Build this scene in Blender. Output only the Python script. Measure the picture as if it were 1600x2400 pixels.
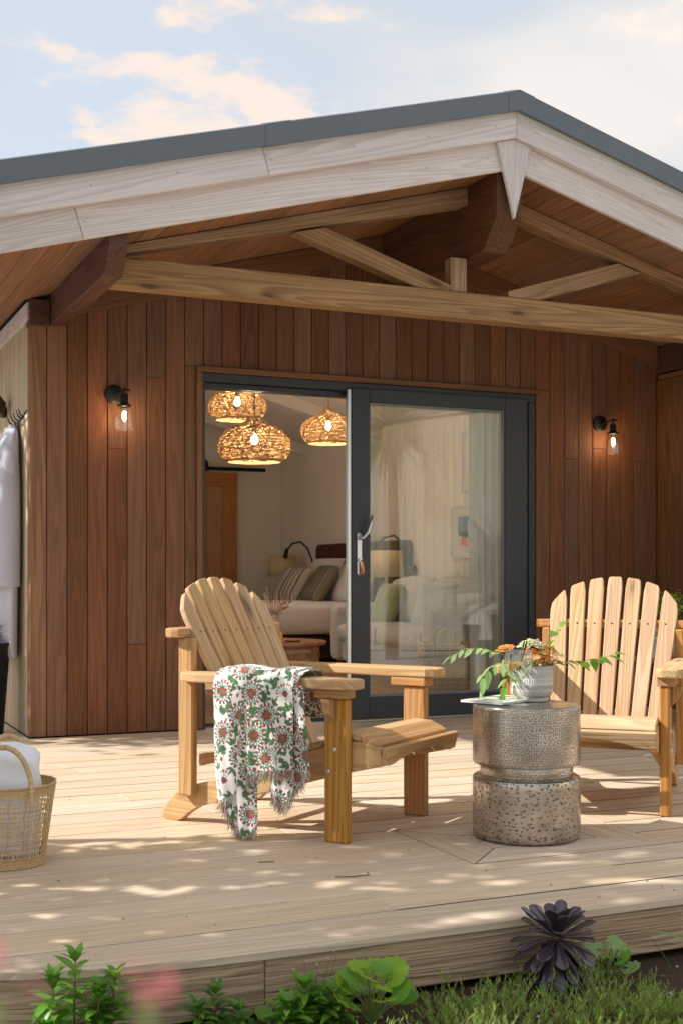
import bpy, bmesh, math, random
import numpy as np
from mathutils import Matrix, Vector, noise as mnoise
for o in list(bpy.data.objects): bpy.data.objects.remove(o)
SC = bpy.context.scene
COL = SC.collection
R = math.radians
rnd = random.Random(7)

# ------------------------------------------------------------------ camera
cam_d = bpy.data.cameras.new('camera')
cam = bpy.data.objects.new('camera', cam_d); COL.objects.link(cam)
cam_d.sensor_fit = 'VERTICAL'; cam_d.sensor_height = 36.0; cam_d.sensor_width = 24.0
cam_d.lens = 2946/2400*36.0
cam_d.shift_y = 150/2400
cam.location = (0, -7.21, .92)
cam.rotation_euler = (R(90), 0, -R(24.05))
cam_d.clip_start = .02; cam_d.clip_end = 3000
cam_d.dof.use_dof = True; cam_d.dof.focus_distance = 5.6; cam_d.dof.aperture_fstop = 8
SC.camera = cam

# ------------------------------------------------------------------ sky, sun, exposure
SUN_EL, SUN_A = 38.0, 20.0         # elevation; light travels towards +X turned this far towards -Y
sd = Vector((math.cos(R(SUN_A))*math.cos(R(SUN_EL)), -math.sin(R(SUN_A))*math.cos(R(SUN_EL)), -math.sin(R(SUN_EL))))
sun_d = bpy.data.lights.new('sun', 'SUN'); sun = bpy.data.objects.new('sun', sun_d); COL.objects.link(sun)
sun_d.energy = 2.5; sun_d.angle = R(.6); sun_d.color = (1, .975, .945)
sun.rotation_euler = sd.to_track_quat('-Z', 'Y').to_euler(); sun.location = (-6, 2, 8)
W = bpy.data.worlds.new('World'); SC.world = W; W.use_nodes = True
SKY_STRENGTH = .15
def build_world():
    nt = W.node_tree; nt.nodes.clear(); L = nt.links.new
    def N(t, **k):
        n = nt.nodes.new(t)
        for a, b in k.items(): setattr(n, a, b)
        return n
    out = N('ShaderNodeOutputWorld'); bg = N('ShaderNodeBackground'); bg.inputs[1].default_value = SKY_STRENGTH
    sky = N('ShaderNodeTexSky', sky_type='NISHITA'); sky.sun_disc = False
    sky.sun_elevation = R(SUN_EL); sky.sun_rotation = math.atan2(-sd.x, -sd.y); sky.air_density = 1.0; sky.dust_density = 2.2; sky.ozone_density = 1.0
    tc = N('ShaderNodeTexCoord'); sep = N('ShaderNodeSeparateXYZ'); L(tc.outputs['Generated'], sep.inputs[0])
    def M(op, a, b=None, c=None, clamp=False):
        n = N('ShaderNodeMath', operation=op, use_clamp=clamp)
        for i, v in enumerate((a, b, c)):
            if v is None: continue
            if isinstance(v, (int, float)): n.inputs[i].default_value = v
            else: L(v, n.inputs[i])
        return n.outputs[0]
    zz = M('ADD', M('MAXIMUM', sep.outputs[2], 0.0), .10)
    u = M('DIVIDE', sep.outputs[0], zz); v = M('DIVIDE', sep.outputs[1], zz)
    cb = N('ShaderNodeCombineXYZ'); L(u, cb.inputs[0]); L(v, cb.inputs[1]); cb.inputs[2].default_value = 4.2
    mp = N('ShaderNodeMapping'); mp.inputs['Location'].default_value = CLOUD_OFF; mp.inputs['Scale'].default_value = (1.0, 1.0, 1)
    L(cb.outputs[0], mp.inputs[0])
    n1 = N('ShaderNodeTexNoise'); n1.inputs['Scale'].default_value = 3.5; n1.inputs['Detail'].default_value = 9; n1.inputs['Roughness'].default_value = .56; n1.inputs['Distortion'].default_value = .12
    L(mp.outputs[0], n1.inputs['Vector'])
    r1 = N('ShaderNodeMapRange', interpolation_type='SMOOTHSTEP'); r1.inputs[1].default_value = .52; r1.inputs[2].default_value = .62; L(n1.outputs[0], r1.inputs[0])
    n2 = N('ShaderNodeTexNoise'); n2.inputs['Scale'].default_value = .75; n2.inputs['Detail'].default_value = 5; L(mp.outputs[0], n2.inputs['Vector'])
    r2 = N('ShaderNodeMapRange', interpolation_type='SMOOTHSTEP'); r2.inputs[1].default_value = .44; r2.inputs[2].default_value = .66; L(n2.outputs[0], r2.inputs[0])
    # thin high veil everywhere, cumulus on top; cloud colour warm cream with peach undersides
    veil = N('ShaderNodeMix', data_type='RGBA'); L(M('MULTIPLY_ADD', r2.outputs[0], .14, .85), veil.inputs[0])
    L(sky.outputs[0], veil.inputs[6]); veil.inputs[7].default_value = tuple(c*SKYK for c in (.88, .94, 1.0))+(1,)
    cc = N('ShaderNodeMix', data_type='RGBA'); L(n1.outputs[0], cc.inputs[0])
    cc.inputs[6].default_value = tuple(c*CLK*.95 for c in (1.0, .78, .65))+(1,); cc.inputs[7].default_value = tuple(c*CLK for c in (1.0, .87, .78))+(1,)
    cl = N('ShaderNodeMix', data_type='RGBA'); L(M('MULTIPLY', r1.outputs[0], .86), cl.inputs[0]); L(veil.outputs[2], cl.inputs[6]); L(cc.outputs[2], cl.inputs[7])
    r3 = N('ShaderNodeMapRange', interpolation_type='SMOOTHSTEP'); r3.inputs[1].default_value = .52; r3.inputs[2].default_value = .66; L(n2.outputs[0], r3.inputs[0])
    bank = N('ShaderNodeMix', data_type='RGBA'); L(M('MULTIPLY', r3.outputs[0], .62), bank.inputs[0]); L(cl.outputs[2], bank.inputs[6]); bank.inputs[7].default_value = tuple(c*CLK*1.02 for c in (1.0, .91, .83))+(1,)
    L(bank.outputs[2], bg.inputs[0]); L(bg.outputs[0], out.inputs[0])
CLOUD_OFF = (3.2, 1.45, 0); SKYK = 1.85; CLK = 2.6
build_world()
SC.view_settings.view_transform = 'Standard'; SC.view_settings.look = 'None'
SC.view_settings.exposure = 1.45; SC.view_settings.gamma = 1; SC.view_settings.use_curve_mapping = False
SC.render.engine = 'CYCLES'
SC.cycles.max_bounces = 10; SC.cycles.transparent_max_bounces = 12; SC.cycles.transmission_bounces = 8; SC.cycles.diffuse_bounces = 5; SC.cycles.glossy_bounces = 5
SC.cycles.caustics_reflective = False; SC.cycles.caustics_refractive = False
SC.cycles.use_denoising = True; SC.cycles.sample_clamp_indirect = 6

# ------------------------------------------------------------------ mesh helpers
I4 = Matrix.Identity(4)
WM = {}
def T(x=0, y=0, z=0): return Matrix.Translation((x, y, z))
def RZ(a): return Matrix.Rotation(a, 4, 'Z')
def RX(a): return Matrix.Rotation(a, 4, 'X')
def RY(a): return Matrix.Rotation(a, 4, 'Y')
def put(o, parent, world):
    WM[o.name] = world
    if parent is not None:
        o.parent = parent; o.matrix_basis = WM[parent.name].inverted() @ world
    else: o.matrix_basis = world
    return o
def tag(o, label=None, cat=None, group=None, kind=None):
    if label: o['label'] = label
    if cat: o['category'] = cat
    if group: o['group'] = group
    if kind: o['kind'] = kind
    return o
def thing(name, label, cat, world, group=None, kind=None):
    o = bpy.data.objects.new(name, None); o.empty_display_size = .1; COL.objects.link(o)
    put(o, None, world); return tag(o, label, cat, group, kind)
def part_empty(name, parent, world):
    o = bpy.data.objects.new(name, None); o.empty_display_size = .05; COL.objects.link(o); return put(o, parent, world)
def gbasis(g):
    a = Vector({'x': (1,0,0), 'y': (0,1,0), 'z': (0,0,1)}.get(g, g) if isinstance(g, str) else g).normalized()
    r = Vector((0,0,1)) if abs(a.z) < .8 else Vector((1,0,0))
    b = a.cross(r).normalized(); c = a.cross(b)
    return np.array([a, b, c])
class MB:
    def __init__(s): s.v = []; s.f = []; s.m = []
    def add(s, vs, fs, mi=0):
        b = len(s.v); s.v.extend([tuple(p) for p in vs]); s.f.extend([tuple(i+b for i in f) for f in fs]); s.m.extend([mi]*len(fs)); return s
    def box(s, lo, hi, c=0.002, M=None, mi=0):
        lo = Vector(lo); hi = Vector(hi); ce = (lo+hi)/2; h = (hi-lo)/2; c = min(c, min(h)*.8)
        if c <= 0:
            vs = [Vector((sx*h.x, sy*h.y, sz*h.z)) for sx in (-1,1) for sy in (-1,1) for sz in (-1,1)]
            fs = [(0,1,3,2),(4,6,7,5),(0,4,5,1),(2,3,7,6),(0,2,6,4),(1,5,7,3)]
        else:
            vs = []; ix = {}
            for sx in (-1,1):
                for sy in (-1,1):
                    for sz in (-1,1):
                        for k in range(3):
                            p = [sx*(h.x-c), sy*(h.y-c), sz*(h.z-c)]; p[k] = (sx,sy,sz)[k]*h[k]
                            ix[(sx,sy,sz,k)] = len(vs); vs.append(Vector(p))
            fs = []
            S = (-1,1)
            for k in range(3):
                i, j = [q for q in range(3) if q != k]
                for s0 in S:
                    q = []
                    for a, b in ((-1,-1),(1,-1),(1,1),(-1,1)):
                        sg = [0,0,0]; sg[k] = s0; sg[i] = a; sg[j] = b; q.append(ix[(*sg, k)])
                    fs.append(q)
                for a in S:
                    for b in S:                       # edge along k between faces i and j
                        q = []
                        for t, w in ((-1,i),(1,i),(1,j),(-1,j)):
                            sg = [0,0,0]; sg[i] = a; sg[j] = b; sg[k] = t; q.append(ix[(*sg, w)])
                        fs.append(q)
            for sx in S:
                for sy in S:
                    for sz in S: fs.append([ix[(sx,sy,sz,k)] for k in range(3)])
        out = []
        for f in fs:
            a, b, c2 = vs[f[0]], vs[f[1]], vs[f[2]]; n = (b-a).cross(c2-a); m = sum((vs[i] for i in f), Vector())/len(f)
            out.append(f if n.dot(m) > 0 else list(reversed(f)))
        vs = [p+ce for p in vs]
        if M is not None: vs = [M @ p for p in vs]
        return s.add(vs, out, mi)
    def prism(s, pts, o, e1, e2, e3, t0, t1, mi=0):
        """polygon pts in plane (o,e1,e2) extruded along e3 from t0 to t1"""
        o, e1, e2, e3 = (Vector(q) for q in (o, e1, e2, e3))
        ar = sum(pts[i][0]*pts[(i+1) % len(pts)][1]-pts[(i+1) % len(pts)][0]*pts[i][1] for i in range(len(pts)))
        if (ar < 0) != (e1.cross(e2).dot(e3) < 0): pts = list(reversed(pts))
        n = len(pts); vs = [o+e1*a+e2*b+e3*t for t in (t0, t1) for a, b in pts]
        if t1 < t0: vs = vs[n:]+vs[:n]
        fs = [tuple(reversed(range(n))), tuple(range(n, 2*n))]+[(i, (i+1) % n, n+(i+1) % n, n+i) for i in range(n)]
        return s.add(vs, fs, mi)
    def tube(s, pts, r, n=8, cap=True, closed=False, mi=0):
        P = [Vector(p) for p in pts]; m = len(P); rr = r if hasattr(r, '__len__') else [r]*m
        base = len(s.v); prev = None
        for i, p in enumerate(P):
            t = (P[(i+1) % m]-P[i-1]) if closed else (P[min(i+1, m-1)]-P[max(i-1, 0)])
            t = t.normalized() if t.length > 1e-9 else Vector((0,0,1))
            if prev is None:
                ref = Vector((0,0,1)) if abs(t.z) < .9 else Vector((1,0,0)); a = t.cross(ref).normalized()
            else:
                a = prev-t*prev.dot(t); a = a.normalized() if a.length > 1e-6 else t.orthogonal().normalized()
            prev = a; b = t.cross(a)
            for k in range(n):
                an = 2*math.pi*k/n; s.v.append(tuple(p+(a*math.cos(an)+b*math.sin(an))*rr[i]))
        for i in range(m if closed else m-1):
            j = (i+1) % m
            for k in range(n):
                s.f.append((base+i*n+k, base+i*n+(k+1) % n, base+j*n+(k+1) % n, base+j*n+k)); s.m.append(mi)
        if cap and not closed:
            s.f.append(tuple(base+k for k in reversed(range(n)))); s.m.append(mi)
            s.f.append(tuple(base+(m-1)*n+k for k in range(n))); s.m.append(mi)
        return s
    def lathe(s, prof, n=32, M=None, mi=0, closed=False):
        base = len(s.v); m = len(prof)
        for r, z in prof:
            for k in range(n):
                a = 2*math.pi*k/n; p = Vector((r*math.cos(a), r*math.sin(a), z)); s.v.append(tuple(M @ p if M is not None else p))
        for i in range(m if closed else m-1):
            j = (i+1) % m
            for k in range(n):
                s.f.append((base+i*n+k, base+i*n+(k+1) % n, base+j*n+(k+1) % n, base+j*n+k)); s.m.append(mi)
        return s
    def grid(s, P, mi=0, wrap=False):
        h = len(P); w = len(P[0]); b = len(s.v)
        for row in P: s.v.extend([tuple(p) for p in row])
        for i in range(h-1):
            for j in range(w if wrap else w-1):
                k = (j+1) % w; s.f.append((b+i*w+j, b+i*w+k, b+(i+1)*w+k, b+(i+1)*w+j)); s.m.append(mi)
        return s
    def leaf(s, base, d, up, L, Wd, droop=.2, fold=.25, n=5, tip=1.0, mi=0, widest=.45):
        d = Vector(d).normalized(); up = Vector(up); side = d.cross(up)
        side = side.normalized() if side.length > 1e-6 else d.orthogonal().normalized(); nn = side.cross(d)
        b = len(s.v); p = Vector(base)
        for i in range(n+1):
            t = i/n
            w = Wd*.5*(math.sin(math.pi*min(1, (t/widest)**.75*.5)) if t < widest else max(0, 1-((t-widest)/(1-widest))**(1.7*tip)))
            q = p+d*(L*t)-Vector((0,0,1))*(droop*L*t*t)
            s.v.append(tuple(q-side*w+nn*(w*fold))); s.v.append(tuple(q)); s.v.append(tuple(q+side*w+nn*(w*fold)))
        for i in range(n):
            a = b+3*i; s.f += [(a, a+1, a+4, a+3), (a+1, a+2, a+5, a+4)]; s.m += [mi, mi]
        return s
    def build(s, name, mat, parent=None, grain=None, frame=None, smooth=False, bevel=0, bseg=2, solid=0, subsurf=0, sharp=None, keep_origin=False, attr=None):
        V = np.array(s.v, dtype=float); c = (V.min(0)+V.max(0))/2
        if keep_origin: c = np.zeros(3)
        me = bpy.data.meshes.new(name); me.from_pydata([tuple(p) for p in (V-c)], [], s.f)
        for mt in (mat if isinstance(mat, (list, tuple)) else [mat]): me.materials.append(mt)
        if any(s.m): me.polygons.foreach_set('material_index', s.m)
        if grain is not None:
            B = gbasis(grain); at = me.attributes.new('gc', 'FLOAT_VECTOR', 'POINT'); at.data.foreach_set('vector', (V @ B.T).astype(np.float32).ravel())
        if attr:
            for an, arr in attr.items():
                if arr.shape[1] == 3 and an.startswith('v_'):
                    at = me.attributes.new(an, 'FLOAT_VECTOR', 'POINT'); at.data.foreach_set('vector', arr.astype(np.float32).ravel())
                else:
                    at = me.attributes.new(an, 'FLOAT_COLOR', 'POINT'); at.data.foreach_set('color', arr.astype(np.float32).ravel())
        if smooth or sharp is not None:
            me.polygons.foreach_set('use_smooth', [True]*len(me.polygons))
            if sharp is not None: me.set_sharp_from_angle(angle=R(sharp))
        me.update()
        o = bpy.data.objects.new(name, me); COL.objects.link(o)
        put(o, parent, (frame if frame is not None else I4) @ Matrix.Translation(c))
        if subsurf:
            q = o.modifiers.new('subsurf', 'SUBSURF'); q.levels = q.render_levels = subsurf
        if solid:
            q = o.modifiers.new('solid', 'SOLIDIFY'); q.thickness = solid; q.offset = 0
        if bevel:
            q = o.modifiers.new('bevel', 'BEVEL'); q.width = bevel; q.segments = bseg; q.limit_method = 'ANGLE'; q.angle_limit = R(35); q.harden_normals = False
        return o
def box_part(name, lo, hi, mat, parent=None, grain=None, c=.002, frame=None, bevel=0):
    return MB().box(lo, hi, c).build(name, mat, parent, grain=grain, frame=frame)
def copy_tree(o, parent=None, world=None):
    c = o.copy(); COL.objects.link(c)
    if parent is None:
        WM[c.name] = world; c.matrix_basis = world
    else: c.parent = parent; WM[c.name] = WM[parent.name] @ c.matrix_basis
    for ch in list(o.children): copy_tree(ch, c)
    return c
def frame3(o, ex, ey, ez):
    m = Matrix.Identity(4)
    for i, e in enumerate((ex, ey, ez)):
        for k in range(3): m[k][i] = e[k]
    for k in range(3): m[k][3] = o[k]
    return m
def arc(cx, cy, r, a0, a1, n): return [(cx+r*math.cos(R(a0+(a1-a0)*i/n)), cy+r*math.sin(R(a0+(a1-a0)*i/n))) for i in range(n+1)]

# ------------------------------------------------------------------ materials
class NT:
    def __init__(s, name):
        s.mat = bpy.data.materials.new(name); s.mat.use_nodes = True; s.t = s.mat.node_tree; s.t.nodes.clear()
        s.out = s.t.nodes.new('ShaderNodeOutputMaterial'); s.p = s.t.nodes.new('ShaderNodeBsdfPrincipled'); s.t.links.new(s.p.outputs[0], s.out.inputs[0])
    def n(s, ty, ins=None, **k):
        x = s.t.nodes.new(ty)
        for a, b in k.items(): setattr(x, a, b)
        for i, v in (ins or {}).items(): s.set(x.inputs[i], v)
        return x
    def set(s, sock, v):
        if isinstance(v, bpy.types.NodeSocket): s.t.links.new(v, sock)
        elif isinstance(v, bpy.types.Node): s.t.links.new(v.outputs[0], sock)
        else:
            if sock.type == 'RGBA' and len(v) == 3: v = tuple(v)+(1,)
            sock.default_value = v
    def P(s, **k):
        for a, v in k.items(): s.set(s.p.inputs[{'col': 'Base Color', 'rough': 'Roughness', 'metal': 'Metallic', 'spec': 'Specular IOR Level', 'normal': 'Normal', 'em': 'Emission Color', 'ems': 'Emission Strength', 'alpha': 'Alpha', 'trans': 'Transmission Weight', 'ior': 'IOR', 'coat': 'Coat Weight', 'sheen': 'Sheen Weight', 'sub': 'Subsurface Weight', 'coatr': 'Coat Roughness'}[a]], v)
        return s
    def m(s, op, a, b=None, c=None, clamp=False):
        x = s.n('ShaderNodeMath', operation=op, use_clamp=clamp)
        for i, v in enumerate((a, b, c)):
            if v is not None: s.set(x.inputs[i], v)
        return x.outputs[0]
    def mix(s, f, a, b, blend='MIX'):
        x = s.n('ShaderNodeMix', data_type='RGBA', blend_type=blend); s.set(x.inputs[0], f); s.set(x.inputs[6], a); s.set(x.inputs[7], b); return x.outputs[2]
    def rng(s, v, a, b, c=0., d=1., smooth=True):
        x = s.n('ShaderNodeMapRange', interpolation_type='SMOOTHSTEP' if smooth else 'LINEAR')
        for i, q in enumerate((v, a, b, c, d)): s.set(x.inputs[i], q)
        return x.outputs[0]
    def noise(s, vec, scale, detail=3, rough=.5, dist=0.):
        x = s.n('ShaderNodeTexNoise', {'Vector': vec, 'Scale': scale, 'Detail': detail, 'Roughness': rough, 'Distortion': dist}); return x.outputs[0]
    def scale(s, vec, sx, sy, sz, loc=None):
        x = s.n('ShaderNodeVectorMath', operation='MULTIPLY'); s.set(x.inputs[0], vec); x.inputs[1].default_value = (sx, sy, sz); return x.outputs[0]
    def vadd(s, a, b):
        x = s.n('ShaderNodeVectorMath', operation='ADD'); s.set(x.inputs[0], a); s.set(x.inputs[1], b); return x.outputs[0]
    def bump(s, hgt, strength=.3, dist=.002):
        x = s.n('ShaderNodeBump', {'Height': hgt, 'Strength': strength, 'Distance': dist}); return x.outputs[0]
    def hsv(s, col, h=.5, sat=1., val=1.):
        x = s.n('ShaderNodeHueSaturation'); s.set(x.inputs['Hue'], h); s.set(x.inputs['Saturation'], sat); s.set(x.inputs['Value'], val); s.set(x.inputs['Color'], col); return x.outputs[0]
def srgb(r, g, b): return tuple(((c/255)/12.92 if c/255 <= .04045 else ((c/255+.055)/1.055)**2.4) for c in (r, g, b))
def wood(name, dark, light, rings=7., ringw=.45, stretch=1.0, var=.35, rough=.6, fiber=.35, bump=.25, knots=0., spec=.4, dirt=0., groove=0., hue=.02):
    t = NT(name); at = t.n('ShaderNodeAttribute', attribute_name='gc'); oi = t.n('ShaderNodeObjectInfo')
    wn = t.n('ShaderNodeTexWhiteNoise', noise_dimensions='1D'); t.set(wn.inputs['W'], t.m('MULTIPLY', oi.outputs['Random'], 97.3))
    off = t.n('ShaderNodeVectorMath', operation='SCALE'); t.set(off.inputs[0], wn.outputs['Color']); off.inputs['Scale'].default_value = 41.
    v = t.vadd(at.outputs['Vector'], off.outputs[0])
    n1 = t.noise(t.scale(v, .50*stretch, 11., 11.), 1.0, 1.5, .4, .15)
    n0 = t.noise(t.scale(v, 1.6*stretch, 30., 30.), 1.0, 2, .5)
    saw = t.m('FRACT', t.m('MULTIPLY', t.m('MULTIPLY_ADD', n0, .06, n1), rings*1.9))
    ring = t.m('MULTIPLY', t.rng(saw, 0., .88), t.rng(saw, 1.0, .86))          # slow rise, sharp fall like late wood
    fib = t.noise(t.scale(v, 3.5, 210, 210), 1.0, 3, .62)
    blo = t.noise(t.scale(v, .9, 3.2, 3.2), 1.0, 3, .6)
    f = t.m('ADD', t.m('MULTIPLY', ring, ringw), t.m('ADD', t.m('MULTIPLY', fib, fiber), t.m('MULTIPLY', blo, 1-ringw-fiber)))
    f = t.rng(f, .12, .80, smooth=False)
    col = t.mix(f, light, dark)
    if knots:
        vo = t.n('ShaderNodeTexVoronoi', feature='F1'); t.set(vo.inputs['Vector'], t.scale(v, 2.6, 9, 9)); vo.inputs['Scale'].default_value = 1.0
        sel = t.m('GREATER_THAN', t.n('ShaderNodeSeparateColor', {0: vo.outputs['Color']}).outputs[0], 1-knots)
        k = t.m('MULTIPLY', t.rng(vo.outputs['Distance'], .16, .07), sel); k2 = t.m('MULTIPLY', t.rng(vo.outputs['Distance'], .34, .12), sel)
        col = t.mix(t.m('MULTIPLY', k2, .35), col, tuple(c*.62 for c in dark)); col = t.mix(t.m('MULTIPLY', k, .75), col, tuple(c*.32 for c in dark))
    sp = t.n('ShaderNodeSeparateColor', {0: wn.outputs['Color']})
    col = t.hsv(col, t.m('MULTIPLY_ADD', t.m('SUBTRACT', sp.outputs[1], .5), hue, .5), t.m('MULTIPLY_ADD', sp.outputs[2], .22, .88), t.m('MULTIPLY_ADD', t.m('SUBTRACT', sp.outputs[0], .5), var, 1.))
    if dirt:
        ge = t.n('ShaderNodeNewGeometry'); dn = t.noise(ge.outputs['Position'], 3.2, 6, .65)
        col = t.mix(t.m('MULTIPLY', t.rng(dn, .50, .78), dirt), col, tuple(c*.55 for c in dark))
    h = t.m('ADD', t.m('MULTIPLY', fib, .7), t.m('MULTIPLY', ring, -.5))
    if groove:
        g = t.noise(t.scale(v, 2.2, 70, 70), 1.0, 2, .5, .3); h = t.m('MULTIPLY_ADD', t.rng(g, .42, .60), -groove, h)
        col = t.mix(t.m('MULTIPLY', t.rng(g, .55, .68), .45*min(1, groove)), col, tuple(c*.6 for c in dark))
    t.P(col=col, rough=t.m('MULTIPLY_ADD', f, .18, rough-.06), spec=spec, normal=t.bump(h, bump, .0025))
    return t.mat
def plain(name, col, rough=.5, metal=0., spec=.5, nscale=0, namp=.0, bumps=0, bscale=60, **k):
    t = NT(name); c = col
    if namp:
        tc = t.n('ShaderNodeTexCoord'); no = t.noise(tc.outputs['Object'], nscale, 5, .6)
        c = t.mix(no, tuple(q*(1-namp) for q in col), tuple(min(1, q*(1+namp)) for q in col))
        t.P(rough=t.m('MULTIPLY_ADD', no, .15, rough-.07))
    else: t.P(rough=rough)
    if bumps:
        tc = t.n('ShaderNodeTexCoord'); t.P(normal=t.bump(t.noise(tc.outputs['Object'], bscale, 4, .6), bumps, .003))
    t.P(col=c, metal=metal, spec=spec, **k); return t.mat
def fabric(name, col, scale=900, amp=.25, rough=.9, sheen=.2, blot=.1):
    t = NT(name); tc = t.n('ShaderNodeTexCoord'); v = tc.outputs['Object']
    a = t.noise(t.scale(v, scale, scale*.25, scale*.25), 1., 2, .6); b = t.noise(t.scale(v, scale*.25, scale, scale), 1., 2, .6); c = t.noise(v, 6, 4)
    f = t.m('MULTIPLY', t.m('ADD', a, b), .5)
    cl = t.mix(f, tuple(q*(1-amp) for q in col), tuple(min(1, q*(1+amp)) for q in col)); cl = t.mix(t.m('MULTIPLY', c, blot), cl, tuple(q*.6 for q in col))
    t.P(col=cl, rough=rough, spec=.2, sheen=sheen, normal=t.bump(f, .35, .002)); return t.mat
def leafmat(name, c1, c2, rough=.45, trans=.35, spec=.5, tcol=None):
    t = NT(name); ge = t.n('ShaderNodeNewGeometry'); tc = t.n('ShaderNodeTexCoord')
    no = t.noise(tc.outputs['Object'], 40, 3); f = t.m('ADD', t.m('MULTIPLY', ge.outputs['Random Per Island'], .75), t.m('MULTIPLY', no, .25))
    col = t.mix(f, c1, c2); t.P(col=col, rough=rough, spec=spec, normal=t.bump(no, .2, .004))
    if trans:
        tr = t.n('ShaderNodeBsdfTranslucent', {0: t.mix(.5, col, tcol or tuple(min(1, q*1.8) for q in c2))}); ms = t.n('ShaderNodeMixShader', {0: trans, 1: t.p.outputs[0], 2: tr.outputs[0]}); t.t.links.new(ms.outputs[0], t.out.inputs[0])
    return t.mat
def glass(name, tint=(1,1,1), rough=0., ior=1.45):
    """thin clear glass: fresnel reflection over straight transmission (single sheet, no refraction)"""
    t = NT(name); ge = t.n('ShaderNodeNewGeometry'); fr = t.n('ShaderNodeFresnel', {0: t.m('MULTIPLY_ADD', ge.outputs['Backfacing'], 1/ior-ior, ior)}); tr = t.n('ShaderNodeBsdfTransparent', {0: tint}); gl = t.n('ShaderNodeBsdfGlossy', {0: (1,1,1), 1: rough})
    ms = t.n('ShaderNodeMixShader', {0: fr.outputs[0], 1: tr.outputs[0], 2: gl.outputs[0]}); t.t.links.new(ms.outputs[0], t.out.inputs[0]); return t.mat
def vcol(name, rough=.8, attr='col', bscale=0, sheen=0., trans=0.):
    t = NT(name); a = t.n('ShaderNodeAttribute', attribute_name=attr); t.P(col=a.outputs['Color'], rough=rough, spec=.25, sheen=sheen)
    if bscale:
        tc = t.n('ShaderNodeTexCoord'); t.P(normal=t.bump(t.noise(t.scale(tc.outputs['Object'], .3*bscale, bscale, bscale), 1., 2), .5, .002))
    return t.mat
M = {}
M['clad'] = wood('thermowood_cladding', srgb(90, 56, 37), srgb(138, 92, 63), rings=6, ringw=.20, var=.44, rough=.62, fiber=.40, bump=.35, dirt=.2, hue=.012)
M['clad_end'] = wood('weathered_cladding_edge', srgb(110, 76, 50), srgb(156, 116, 84), rings=6, ringw=.3, var=.2, rough=.65)
M['soffit'] = wood('soffit_boards', srgb(118, 80, 54), srgb(160, 116, 82), rings=5, ringw=.25, var=.26, rough=.6, hue=.012)
M['beam'] = wood('dark_stained_beam', srgb(66, 40, 28), srgb(102, 64, 46), rings=6, ringw=.35, var=.12, rough=.55, dirt=.3)
M['pine'] = wood('rough_pine_truss', srgb(126, 94, 64), srgb(174, 138, 98), rings=6, ringw=.40, var=.18, rough=.7, knots=.5, dirt=.25)
M['fascia'] = wood('silvered_larch_fascia', srgb(192, 179, 175), srgb(230, 221, 219), rings=8, ringw=.30, var=.10, rough=.75, fiber=.34, bump=.4, hue=.01)
M['deck'] = wood('composite_decking', srgb(194, 168, 138), srgb(232, 213, 185), rings=7, ringw=.36, stretch=.8, var=.17, rough=.45, fiber=.36, bump=.40, spec=.55, groove=.35, hue=.006, dirt=.14)
M['deckgap'] = plain('board_gap_shade', srgb(84, 66, 50), .8)  # board sides coloured dark so the gaps read as shade
M['deckedge'] = wood('decking_fascia', srgb(158, 130, 100), srgb(198, 170, 136), rings=10, ringw=.34, stretch=.8, var=.06, rough=.6, fiber=.34, bump=.9, groove=1.0, hue=.01, dirt=.25)
M['chair'] = wood('treated_pine_chair', srgb(170, 131, 88), srgb(212, 180, 136), rings=6, ringw=.30, stretch=1.1, var=.12, rough=.66, fiber=.38, bump=.45, spec=.3, knots=.34, hue=.015)
M['chairleg'] = wood('amber_pine_leg', srgb(158, 106, 53), srgb(204, 154, 92), rings=8, ringw=.34, stretch=.7, var=.10, rough=.66, fiber=.36, bump=.45, spec=.3, knots=.25, hue=.01)
M['slat'] = wood('pale_slat_cladding', srgb(170, 148, 120), srgb(214, 196, 168), rings=5, ringw=.3, var=.16, rough=.7)
M['pinewall'] = wood('pine_wing_cladding', srgb(96, 60, 34), srgb(134, 90, 54), rings=7, ringw=.4, var=.16, rough=.6, knots=.35)
M['oak'] = wood('oak_door', srgb(176, 118, 66), srgb(210, 152, 94), rings=8, ringw=.35, var=.08, rough=.5)
M['floor'] = wood('oak_floor', srgb(156, 120, 88), srgb(200, 164, 128), rings=8, ringw=.35, var=.25, rough=.4)
M['tablewood'] = wood('carved_mango_wood', srgb(160, 98, 64), srgb(206, 146, 104), rings=8, ringw=.4, var=.1, rough=.55)
M['walnut'] = wood('brown_headboard', srgb(70, 36, 22), srgb(96, 52, 34), rings=5, ringw=.25, var=.1, rough=.45)
M['shed'] = wood('whitewashed_shed', srgb(214, 206, 188), srgb(242, 236, 222), rings=6, ringw=.3, var=.16, rough=.75)
M['trim'] = plain('grey_metal_verge', srgb(98, 106, 114), .45, 0, .5, 3, .05)
M['roof'] = plain('grey_roof_membrane', srgb(84, 90, 96), .7)
M['anth'] = plain('anthracite_powdercoat', srgb(44, 47, 52), .42, 0, .5, 20, .04)
M['alu'] = plain('bright_aluminium', srgb(205, 208, 210), .28, .9)
M['black'] = plain('black_metal', srgb(26, 25, 25), .42, .3)
M['void'] = plain('dark_backing', srgb(22, 15, 11), .9)
M['wallpaint'] = plain('warm_white_wall', srgb(238, 232, 221), .8, nscale=2, namp=.03)
M['ceil'] = plain('white_ceiling_board', srgb(226, 220, 212), .75, nscale=2, namp=.03)
M['screw'] = plain('stainless_screw', srgb(200, 200, 200), .3, 1.)
M['white'] = plain('white_ceramic', srgb(222, 218, 212), .55, bumps=.1)
M['pane'] = glass('coated_pane', (.97, .99, .97), 0, 1.55)
M['clearglass'] = glass('clear_thin_glass', (.96, .97, .97), 0, 1.95)
# ================================================================== the setting
SL = .272; RX0 = 3.57; SOF = 3.11
def zs(x, top=SOF): return top-SL*abs(x-RX0)
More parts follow.
